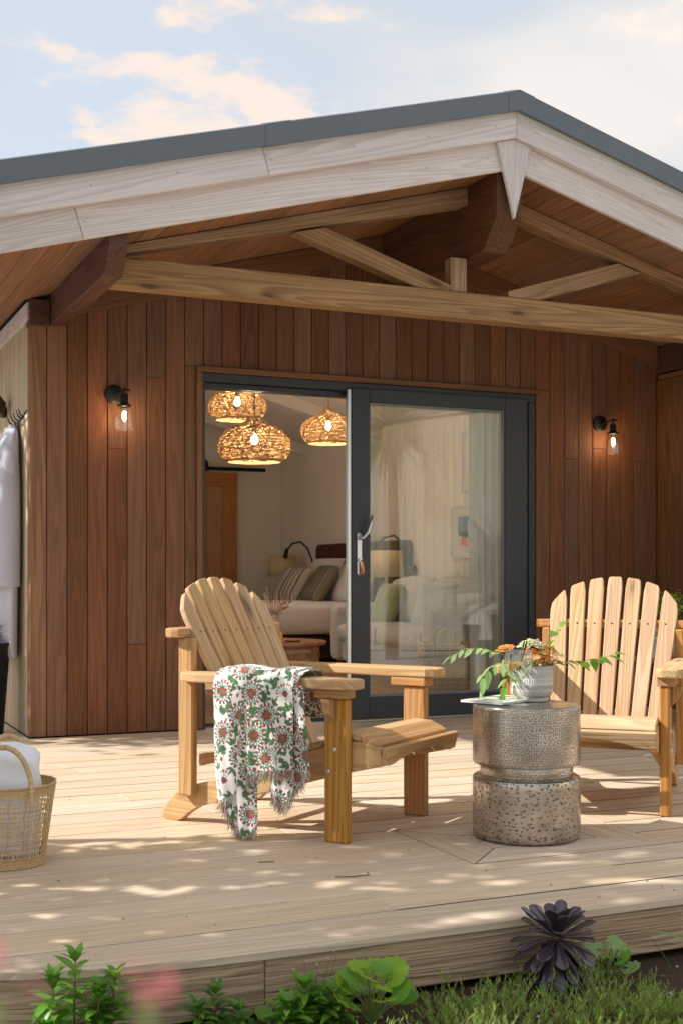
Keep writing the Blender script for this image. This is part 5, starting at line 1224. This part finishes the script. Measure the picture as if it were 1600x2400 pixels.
    for i in range(34):
        a = r.uniform(0, 6.28); q = r.uniform(.04, .23); h = r.uniform(.27, .42)-q*.45; p = Vector((q*math.cos(a), q*math.sin(a), h)); mid = Vector((p.x*.35, p.y*.35, .22)); m = r.choice(('dryred', 'drycream', 'dryred', 'drycream'))
        mb = MB().tube([(p.x*.1, p.y*.1, .1), mid, p], .0022, 4)
        dr = (p-mid).normalized()
        for k in range(11): 
            b = r.uniform(0, 6.28); mb.leaf(p-dr*(.06*k/11), dr+Vector((math.cos(b), math.sin(b), .2))*.7, (0,0,1), r.uniform(.014, .028), .010, .1, .1, 2)
        mb.build('dried_stem', LV[m], v, frame=F)
    MB().lathe([(0, 0), (.05, 0), (.06, .012), (.055, .014), (.045, .004), (0, .004)], 24).build('brass_dish', plain('brass', srgb(180, 140, 60), .3, .9), None, frame=T(3.30, 1.02, .4555)); tag(bpy.data.objects['brass_dish'], 'small brass dish beside the vase on the coffee table', 'dish')
    # log basket, curtain, pictures
    F = T(4.62, 1.24, .018) @ RZ(R(-20)); k = thing('log_basket', 'square wicker basket with loop handles behind the door glass', 'basket', F)
    t = NT('willow'); ge = t.n('ShaderNodeNewGeometry'); t.P(col=t.mix(ge.outputs['Random Per Island'], srgb(176, 152, 104), srgb(234, 216, 170)), rough=.75); wl = t.mat
    mb = MB(); hw, hd, H = .17, .15, .40
    def per(s):
        s %= 4; i = int(s); f = s-i; c4 = [(-hw, -hd), (hw, -hd), (hw, hd), (-hw, hd)]; a, b = c4[i], c4[(i+1) % 4]; return a[0]+(b[0]-a[0])*f, a[1]+(b[1]-a[1])*f
    for j in range(30):
        z = .008+.0132*j; P = []
        for i in range(88):
            x, y = per(i*4/88); o_ = .0055*(1 if (i+j*2) % 4 < 2 else -1); l = math.hypot(x, y); P.append((x*(1+o_/l), y*(1+o_/l), z+.002*math.sin(i*1.3+j)))
        mb.tube(P, .0056, 4, closed=True)
    mb.build('wicker_weave', wl, k, frame=F, smooth=True)['kind'] = 'stuff'
    mb = MB()
    for i in range(44): x, y = per(i*4/44+.02); mb.tube([(x, y, 0), (x, y, H+.004)], .004, 4)
    mb.build('stakes', wl, k, frame=F)['kind'] = 'stuff'
    for s in (-1, 1): MB().tube([(.075*math.cos(R(q)), s*hd, H-.02+.12*math.sin(R(q))) for q in range(-10, 191, 10)], .011, 7).build('handle', wl, k, frame=F, smooth=True)
    P = []; 
    for i in range(40):
        z = .03+2.05*i/39; row = []
        for j in range(121):
            u = j/120; x = 4.295+.30*u*(1-.06*math.sin(z*1.5)); row.append((x+.02*math.sin(z*1.1+1)*(1-z/2.1), .28+.040*math.sin(u*34+.4*math.sin(z*2))*(.75+.25*(1-z/2.1)), z))
        P.append(row)
    tt = NT('sheer_curtain'); tt.P(col=srgb(240, 240, 236), rough=.9); tr = tt.n('ShaderNodeBsdfTranslucent', {0: srgb(226, 224, 214)+(1,)}); ms = tt.n('ShaderNodeMixShader', {0: .45, 1: tt.p.outputs[0], 2: tr.outputs[0]}); tt.t.links.new(ms.outputs[0], tt.out.inputs[0])
    o = MB().grid(P).build('curtain', tt.mat, None, smooth=True); tag(o, 'pale floor-length curtain gathered at the right of the glass door', 'curtain')
    o = MB().tube([(2.5, .28, 2.095), (4.66, .28, 2.095)], .012, 8).build('curtain_rail', M['black'], None, smooth=True); tag(o, 'slim black curtain rail above the door inside the room', 'curtain rail')
    def picture(y0, y1, z0, z1, label, paint):
        F = T(5.70, (y0+y1)/2, (z0+z1)/2); p = thing('picture', label, 'picture', F)
        for lo, hi in (((5.690, y0, z0), (5.718, y0+.018, z1)), ((5.690, y1-.018, z0), (5.718, y1, z1)), ((5.690, y0+.0185, z0), (5.718, y1-.0185, z0+.018)), ((5.690, y0+.0185, z1-.018), (5.718, y1-.0185, z1))): box_part('frame_bar', lo, hi, M['white'], p, None, .002)
        n = 44; G = []; c = []
        for i in range(n+1):
            row = []
            for j in range(n+1):
                u, v = j/n, i/n; row.append((5.700, y1-.018-(y1-y0-.036)*u, z0+.018+(z1-z0-.036)*v)); c.append(paint(u, v)+(1,))
            G.append(row)
        MB().grid(G).build('print', vcol('art_print', .5), p, attr={'col': np.array(c)})
    wh = srgb(232, 230, 224)
    def p1(u, v):
        if not (.2 < u < .85 and .22 < v < .82): return wh
        n = mnoise.noise(Vector((u*7, v*7, 2)))
        if v > .52: return tuple(a*(.9+.3*n) for a in srgb(110, 160, 186))
        if v > .40 and n > -.15: return srgb(86, 90, 92)
        if v < .40 and abs(u-.42+.1*n) < .12: return srgb(226, 120, 70)
        return srgb(206, 214, 214)
    def p2(u, v):
        for cx, cy, rr, col in ((.5, .74, .13, srgb(70, 70, 74)), (.40, .48, .11, srgb(206, 84, 80)), (.58, .28, .13, srgb(226, 158, 84))):
            if ((u-cx)/.9)**2+((v-cy)/.7)**2 < rr*rr: return col
        return wh
    picture(2.50, 3.06, 1.08, 1.56, 'framed watercolour in blue and orange above the sofa', p1); picture(2.42, 2.86, 1.68, 2.24, 'framed print of three coloured pebble shapes, uppermost on the wall', p2)
def onY_like(px, Y=7.40):
    t = (px-800)/2946; zc = (Y+7.21)/(.9132-t*.4076); return zc*(.4076+t*.9132)
interior()
# ================================================================== planting in front of the deck
def at(px, py, Y): 
    t = (px-800)/2946; zc = (Y+7.21)/(.9132-t*.4076); return Vector((zc*(.4076+t*.9132), Y, .92+(1350-py)/2946*zc))
def aeonium():
    c = at(1302, 2188, -4.425); F = T(c.x, c.y, -.165); H = c.z+.165
    root = thing('aeonium', 'dark purple aeonium rosette growing at the deck edge', 'succulent', F)
    MB().tube([(0, .005, 0), (.004, 0, H*.6), (0, 0, H)], [.012, .011, .009], 8).build('stem', LV['twig'], root, frame=F, smooth=True)
    r = random.Random(15); k = 0
    def lf(el, az, L, w, z):
        mb = MB(); d = Vector((math.cos(az)*math.cos(el), math.sin(az)*math.cos(el), math.sin(el))); n = 20; side = d.cross(Vector((0, 0, 1)));
        side = side.normalized() if side.length > .05 else Vector((1, 0, 0)); nn = side.cross(d); P1 = []; 
        for i in range(n+1):
            t = i/n; ww = w*.5*(.16+.84*min(1, (t/.80)**1.6)) if t < .80 else w*.5*math.sqrt(max(0, 1-((t-.80)/.20)**2)); q = Vector((0, 0, z))+d*(.008+L*t)-Vector((0, 0, 1))*(max(0, .55-el)*.35*L*t*t)
            P1.append([q-side*ww+nn*ww*.22, q-side*ww*.5+nn*ww*.03, q+Vector((0, 0, 0)), q+side*ww*.5+nn*ww*.03, q+side*ww+nn*ww*.22])
        mb.grid(P1); mb.build('leaf', LV['aeon'], root, frame=F, smooth=True, solid=.0025)
    for ring, (el, n, L, w) in enumerate(((74, 4, .042, .024), (56, 6, .082, .036), (38, 7, .100, .040), (21, 8, .108, .040), (4, 8, .110, .039), (-14, 8, .104, .038), (-32, 8, .098, .037), (-50, 8, .094, .035), (-66, 7, .088, .033))):
        for i in range(n): lf(R(el+r.uniform(-7, 7)), 2*math.pi*(i+.5*(ring % 2))/n+r.uniform(-.15, .15), L*r.uniform(.88, 1.1), w*r.uniform(.9, 1.1), H-.0032*ring)
    mb = MB(); 
    for i in range(8): mb.leaf((0, 0, H), (math.cos(i*.8), math.sin(i*.8), 1.6), (0,0,1), .016, .010, 0)
    mb.build('heart', leafmat('red_heart', srgb(120, 30, 24), srgb(120, 130, 40)), root, frame=F)
aeonium()
def fanleaf(mb, p, d, up, s, r, lobes=9):
    """round scalloped leaf (geranium / lady's mantle)"""
    d = Vector(d).normalized(); side = d.cross(Vector(up)).normalized(); nn = side.cross(d); n = 36; b = len(mb.v); mb.v.append(tuple(p)); ph = r.uniform(0, 6)
    for ring in (.5, 1.0):
        for k in range(n+1):
            a = R(-160+320*k/n); q = s*ring*(1+.07*math.cos(a*lobes) if ring == 1 else 1)*(1-.10*math.cos(a))
            z = (.10*math.cos(a*lobes)+.30*ring-.10)*s*ring*.6+.03*s*math.sin(a*3+ph)
            mb.v.append(tuple(Vector(p)+d*(q*math.cos(a)+s*.35)+side*(q*math.sin(a))+nn*z))
    for k in range(n): mb.f.append((b, b+1+k, b+2+k)); mb.m.append(0); mb.f.append((b+1+k, b+n+2+k, b+n+3+k, b+2+k)); mb.m.append(0)
def geranium(px, py, Y, label, n, s, seed, mat, h0=.06):
    c = at(px, py, Y); F = T(c.x, c.y, -.165); H = c.z+.165; root = thing('geranium_plant', label, 'plant', F); r = random.Random(seed)
    for i in range(n):
        a = 2*math.pi*i/n*1.618*2+r.uniform(-.3, .3); q = .085*math.sqrt((i+.5)/n)*s/.03; h = H*(1.0-.55*(i/n))+r.uniform(-.01, .012); p = Vector((q*math.cos(a), q*math.sin(a)*.8, max(.02, h)))
        MB().tube([(0, 0, 0), (p.x*.4, p.y*.4, p.z*.6), p], .0022, 5).build('stalk', LV['stem'], root, frame=F)
        mb = MB(); fanleaf(mb, p, (math.cos(a), math.sin(a), r.uniform(.1, .6)), (r.uniform(-.3, .3), r.uniform(-.9, -.3), 1), s*r.uniform(.75, 1.1), r); mb.build('leaf', LV[mat if r.random() < .7 else 'spring'], root, frame=F, smooth=True)
LV['lime'] = leafmat('lime_round_leaf', srgb(98, 146, 34), srgb(166, 198, 60), .5, .45)
geranium(870, 2275, -4.47, 'lime-green round-leaved geranium clump left of the aeonium', 19, .034, 3, 'lime')
geranium(1420, 2222, -4.42, 'small pale green geranium just right of the aeonium', 9, .026, 8, 'pale')
geranium(640, 2375, -4.42, 'low broad-leaved seedling at the foot of the deck edge', 5, .024, 18, 'deep')
def willowherb(px, ptop, Y, label, seed, nst=1, mat='deep', Lf=.068, spread=.04):
    """upright leafy stems with whorls of narrow leaves"""
    c = at(px, ptop, Y); F = T(c.x, c.y, -.17); H = c.z+.17; root = thing('leafy_plant', label, 'plant', F); r = random.Random(seed)
    for s in range(nst):
        dx = (s-(nst-1)/2)*spread+r.uniform(-.01, .01); dy = r.uniform(-.03, .03); h = H*(1 if s == nst//2 else r.uniform(.6, .9))
        P = [Vector((dx*.6, dy, 0)), Vector((dx*.8+r.uniform(-.01, .01), dy, h*.5)), Vector((dx, dy, h))]; MB().tube(P, [.0032, .0026, .0018], 6).build('stem', LV['twig'], root, frame=F, smooth=True)
        k = 0; z = h*.12
        while z < h+.004:
            f = z/h; p = P[0].lerp(P[1], f*2) if f < .5 else P[1].lerp(P[2], min(1, f*2-1))
            top = f > .86
            for q in range(5 if top else 3):
                a = k*1.2+q*(6.28/(5 if top else 3))+r.uniform(-.3, .3); mb = MB(); l = Lf*(r.uniform(.55, .85) if top else r.uniform(.8, 1.2))
                mb.leaf(p, (math.cos(a), math.sin(a), r.uniform(.9, 1.6) if top else r.uniform(.15, .8)), (0,0,1), l, l*.30, r.uniform(.15, .5), .3, 6, widest=.38); mb.build('leaf', LV[r.choice((mat, 'spring'))], root, frame=F, smooth=True)
            z += h*.085*r.uniform(.8, 1.1) if not top else h*.05; k += 1
willowherb(182, 2250, -4.40, 'tallest glossy leafy shoot at the lower left, before the deck edge', 1, 3, 'spring', .075, .045)
willowherb(262, 2296, -4.43, 'glossy leafy shoot with bent tips, second from the left', 2, 2, 'spring', .075, .04)
willowherb(118, 2362, -4.42, 'short leafy shoot at the lower left corner', 7, 2, 'spring', .058, .03)
willowherb(508, 2322, -4.42, 'bushy young green plant left of the bare thin stems', 3, 3, 'deep', .06)
willowherb(690, 2312, -4.44, 'long-leaved green seedling under the deck board joint', 4, 2, 'spring', .08)
willowherb(762, 2328, -4.46, 'narrow-leaved green plant touching the round-leaved geranium', 5, 2, 'spring', .08)
def thin_weed():
    c = at(735, 2235, -4.42); F = T(c.x, c.y, -.17); H = c.z+.17; root = thing('wiry_weed', 'thin wiry weed with tiny pink buds before the deck edge', 'weed', F); r = random.Random(2)
    for i in range(8):
        dx = r.uniform(-.07, .06); h = H*r.uniform(.6, 1); mb = MB().tube([(dx*.3, 0, 0), (dx*.6, r.uniform(-.01, .01), h*.6), (dx, r.uniform(-.02, .02), h)], [.0014, .0011, .0007], 4)
        mb.build('stem', LV['twig'], root, frame=F)
        b = MB(); b.lathe([(0, 0), (.0024, .002), (.002, .006), (0, .008)], 6, T(dx, 0, h)); b.build('bud', leafmat('pink_bud', srgb(206, 130, 140), srgb(230, 190, 190)), root, frame=F)
        if i % 2:
            b = MB(); b.leaf((dx*.6, 0, h*.6), (r.uniform(-1, 1), -.4, .3), (0,0,1), .04, .010, .4); b.build('leaf', LV['deep'], root, frame=F)
thin_weed()
def turf():
    """needle-leaved ground cover: clumps of wiry stems set with fine needles, soil showing between"""
    r = random.Random(31); mb = MB(); k = 0; cl = []
    while len(cl) < 60:
        x = r.uniform(1.22, 2.16); y = r.uniform(-4.86, -4.43)
        if (x < 1.36 and y > -4.60) or (x > 1.95 and y > -4.55 and r.random() < .85) or (x > 2.05 and r.random() < .6) or (1.70 < x < 1.98 and y > -4.50): continue
        cl.append((x, y, r.uniform(.6, 1.2)))
    for x, y, s in cl:
        for i in range(int(9*s)+3):
            a = r.uniform(0, 6.28); e = r.uniform(.1, 1.1); L = r.uniform(.05, .13)*s; d = Vector((math.cos(a)*math.cos(e), math.sin(a)*math.cos(e), math.sin(e))); b0 = Vector((x+r.uniform(-.02, .02), y+r.uniform(-.02, .02), -.174))
            mid = b0+d*L*.55; end = b0+d*L+Vector((0, 0, .02*s)); mb.tube([b0, mid, end], [.0013, .0011, .0006], 3, cap=False, mi=1)
            for q in range(26):
                t_ = .22+.80*q/26; p = b0.lerp(mid, t_*2) if t_ < .5 else mid.lerp(end, min(1, t_*2-1)); an = r.uniform(0, 6.28); dd = (d*.8+Vector((math.cos(an), math.sin(an), r.uniform(.1, 1.0)))).normalized(); l = r.uniform(.009, .019); sd = dd.cross(Vector((0, 0, 1))).normalized()*.0010
                b = len(mb.v); mb.v += [tuple(p-sd), tuple(p+sd), tuple(p+dd*l*.6+sd*.8), tuple(p+dd*l), tuple(p+dd*l*.6-sd*.8)]; mb.f.append((b, b+1, b+2, b+3, b+4)); mb.m.append(0)
    o = mb.build('needle_cover', [leafmat('fine_needle', srgb(84, 134, 36), srgb(168, 202, 92), .45, .45), LV['twig']]); tag(o, 'fine green needle-leaved ground cover in front of the deck', 'ground cover', kind='stuff')
    # dead leaves and chips on the soil and a few specks on the boards
    mb = MB()
    for i in range(90):
        x = r.uniform(.6, 2.5); y = r.uniform(-4.9, -4.34); a = r.uniform(0, 6.28); mb.leaf((x, y, -.158), (math.cos(a), math.sin(a), r.uniform(-.1, .3)), (r.uniform(-.3, .3), 0, 1), r.uniform(.012, .034), r.uniform(.006, .014), .1, .3, 3)
    o = mb.build('dead_leaves', leafmat('dead_leaf', srgb(110, 76, 44), srgb(176, 134, 88), .8, .1)); tag(o, 'dry brown leaves and chips lying on the soil', 'leaf litter', kind='stuff')
    mb = MB()
    for i in range(60):
        x = r.uniform(.7, 3.2); y = -4.25+2.3*r.random()**1.8; s = r.uniform(.0012, .0035); mb.box((-s, -s*.6, 0), (s, s*.6, s*.5), 0, T(x, y, .0004) @ RZ(r.uniform(0, 6)))
    for p0, p1, p2 in (((1.545, -3.70), (1.60, -3.722), (1.655, -3.715)), ((1.40, -3.42), (1.425, -3.43), (1.45, -3.43))): mb.tube([(*p0, .002), (*p1, .003), (*p2, .002)], .0014, 5)
    o = mb.build('deck_debris', plain('twig_bits', srgb(74, 56, 42), .9)); tag(o, 'tiny twigs and specks of soil scattered on the deck boards', 'debris', kind='stuff')
turf()
def long_grass():
    F = T(2.25, -4.42, -.17); root = thing('long_grass', 'long arching grass blades at the right end of the bed', 'grass', F); r = random.Random(6)
    for i, (p0, p1) in enumerate((((1600, 2200), (1500, 2180)), ((1590, 2300), (1512, 2185)), ((1600, 2330), (1440, 2345)), ((1600, 2360), (1470, 2320)))):
        a, b = at(*p0, -4.44), at(*p1, -4.44); m = a.lerp(b, .5)+Vector((0, -.01, .012)); inv = F.inverted(); mb = MB(); d = Vector((0, 0, 1))
        G = []
        for k in range(11):
            t_ = k/10; p = a.lerp(m, t_).lerp(m.lerp(b, t_), t_); w = .0028*(1-t_**2*.9); G.append([inv @ (p-d*w), inv @ (p+d*w)])
        mb.grid(G); mb.build('blade', LV['pale' if i == 0 else 'deep'], root, frame=F)
long_grass()
def valerian(px, py, dist, label, seed):
    """pink flower head on a tall stem, close in front of the camera"""
    t = Vector((.4076, .9132, 0))+Vector((.9132, -.4076, 0))*((px-800)/2946)+Vector((0, 0, (1350-py)/2946)); p = Vector((0, -7.21, .92))+t*dist
    F = T(p.x, p.y, -.172); root = thing('pink_valerian', label, 'flower', F); H = p.z+.172; r = random.Random(seed)
    MB().tube([(0, .02, 0), (.004, .01, H*.5), (0, 0, H)], .0011, 6).build('stem', LV['stem'], root, frame=F)
    mb = MB()
    for i in range(4):
        v = Vector((r.gauss(0, 1), r.gauss(0, 1), r.gauss(0, 1))).normalized()*r.uniform(.4, 1); q = Vector((v.x*.009, v.y*.009, H+v.z*.012))
        for k in range(3): a = r.uniform(0, 6.28); mb.leaf(q, (math.cos(a), math.sin(a), r.uniform(-.4, .8)), (0,0,1), .0034, .0026, 0, .1, 2)
    mb.build('flower_head', leafmat('pink_floret', srgb(168, 70, 84), srgb(206, 116, 124), .7, .3), root, frame=F)
valerian(350, 2345, .24, 'blurred pink flower head close to the camera at the lower left', 1)
valerian(-10, 2350, .24, 'blurred pink flower head at the lower left corner', 2)

# ================================================================== garden behind the camera (seen in the door glass) and an added hedge and tree for shade
def garden():
    # whitewashed boarded shed facing the cabin
    F = T(7.85, -9.4, -.17) @ RZ(R(24)); G = T(7.85, -9.4, 0) @ RZ(R(24)) @ T(-7.85, 9.4, 0); sh = thing('garden_shed', 'pale boarded garden building mirrored in the glass door', 'shed', F)
    def prof(x): return 2.05+1.05*min(1, (x-6.9)/.95) if x < 7.85 else 3.10+.13*(x-7.85)
    x = 6.9; core = MB().prism([(6.9, -.17), (13.0, -.17), (13.0, prof(13)), (7.85, 3.10), (6.9, 2.05)], (0,0,0), (1,0,0), (0,0,1), (0,1,0), -11.9, -9.43).build('wall', M['void'], sh, frame=G)
    while x < 12.98:
        b = min(x+.145, 13.0); MB().prism([(x+.004, -.16), (b-.004, -.16), (b-.004, prof(b)), (x+.004, prof(x))], (0,0,0), (1,0,0), (0,0,1), (0,1,0), -9.428, -9.404).build('shed_board', M['shed'], core, grain='z', frame=G); x += .145
    for a, b in (((6.82, 2.00), (7.85, 3.14)), ((7.85, 3.14), (13.1, 3.83))):
        d = Vector((b[0]-a[0], b[1]-a[1])).normalized(); nn = Vector((-d.y, d.x))*.10; MB().prism([a, b, (b[0]+nn.x, b[1]+nn.y), (a[0]+nn.x, a[1]+nn.y)], (0,0,0), (1,0,0), (0,0,1), (0,1,0), -12.0, -9.36).build('roof', M['fascia'], sh, grain='x', frame=G)
    # cordyline in front of it
    F = T(7.3, -7.6, -.17); c = thing('cordyline', 'spiky green cordyline palm mirrored in the top of the glass door', 'palm', F)
    MB().tube([(0, 0, 0), (.03, .02, 1.4), (0, 0, 3.0)], [.09, .07, .055], 10).build('trunk', LV['twig'], c, frame=F, smooth=True)
    r = random.Random(8); mb = MB()
    for i in range(230):
        a = r.uniform(0, 6.28); e = r.uniform(-.5, 1.2); mb.leaf((0, 0, 3.0+r.uniform(-.15, .1)), (math.cos(a)*math.cos(e), math.sin(a)*math.cos(e), math.sin(e)), (0,0,1), r.uniform(.7, 1.05), .045, .35, .2, 6, widest=.3)
    mb.build('crown', LV['deep'], c, frame=F)
    # unseen hedge and tree added on the left to shade deck and side wall, more trees behind the camera
    def tree(x, y, h, cr, n, label, seed, mat='deep', zc=.62, ls=.11):
        F = T(x, y, -.17); o = thing('garden_tree', label, 'tree', F, 'trees around the garden, outside the view'); q = random.Random(seed)
        MB().tube([(0, 0, 0), (.05, .02, h*.35), (0, 0, h*.8)], [.10, .08, .03], 9).build('trunk', LV['twig'], o, frame=F, smooth=True)
        br = MB(); lf = MB(); cl = []
        for i in range(max(12, n//110)):
            v = Vector((q.gauss(0, 1), q.gauss(0, 1), q.gauss(0, 1))).normalized()*(q.random()**.4); p = Vector((v.x*cr, v.y*cr, h*zc+v.z*h*(1-zc)*.95)); cl.append(p); br.tube([(0, 0, h*.35), (p.x*.5, p.y*.5, (p.z+h*.4)/2), p], [.03, .018, .006], 5)
        for i in range(n):
            p = q.choice(cl); w = p+Vector((q.gauss(0, .22), q.gauss(0, .22), q.gauss(0, .18))); a = q.uniform(0, 6.28); lf.leaf(w, (math.cos(a), math.sin(a), q.uniform(-.6, .6)), (q.uniform(-1, 1), q.uniform(-1, 1), 1), ls*q.uniform(.7, 1.2), ls*.55, .2, .15, 3)
        br.build('branches', LV['twig'], o, frame=F); lf.build('crown', LV[mat], o, frame=F)
    for a in TREES: tree(*a)
    def hedge(y0, y1, H, label, seed, holes=()):  # added occluder out of view; its holes let patches of sun through
        F = T(-1.35, (y0+y1)/2, -.17); o = thing('shade_hedge', label, 'hedge', F, 'unseen hedge added left of the deck for shade'); q = random.Random(seed); lf = MB(); n = int(3600*(y1-y0)*H/3)
        for i in range(n):
            y = q.uniform(y0, y1); z = q.uniform(.1, H); x = q.gauss(0, .16)
            if any(abs(y-a)/c+abs(z-b)/d < 1 for a, b, c, d in holes): continue
            a = q.uniform(0, 6.28); lf.leaf((x, y-(y0+y1)/2, z), (math.cos(a), math.sin(a), q.uniform(-.2, .9)), (q.uniform(-1, 1), q.uniform(-1, 1), 1), q.uniform(.10, .17), .07, .1, .1, 3)
        lf.build('foliage', LV['deep'], o, frame=F)
        for k in range(int((y1-y0)/.45)+1): MB().tube([(0, y0+.2+.45*k-(y0+y1)/2, 0), (0, y0+.2+.45*k-(y0+y1)/2, H*.9)], [.05, .015], 7).build('trunk', LV['twig'], o, frame=F)
    hedge(-3.60, -2.80, 3.95, 'unseen tall hedge added to shade the near half of the deck', 3, [(-3.2, 2.55, .12, .35), (-3.0, 3.0, .10, .3)])
    hedge(-2.66, -2.14, 3.95, 'unseen hedge section nearer the cabin, added for shade on the deck', 4, [(-2.45, 3.2, .09, .35)])
TREES = [(-1.75, 1.65, 5.0, .72, 4600, 'leafy tree standing left of the cabin side wall', 12),  # added out of view to keep sun off the side wall
         (3.0, -15.0, 6.0, 2.6, 4200, 'broad tree behind the camera', 3), (10.5, -14.5, 6.5, 2.6, 4200, 'tall tree behind the pale shed', 4), (15, -13.0, 6.0, 2.4, 3600, 'tree at the far right of the garden', 6)]
garden()
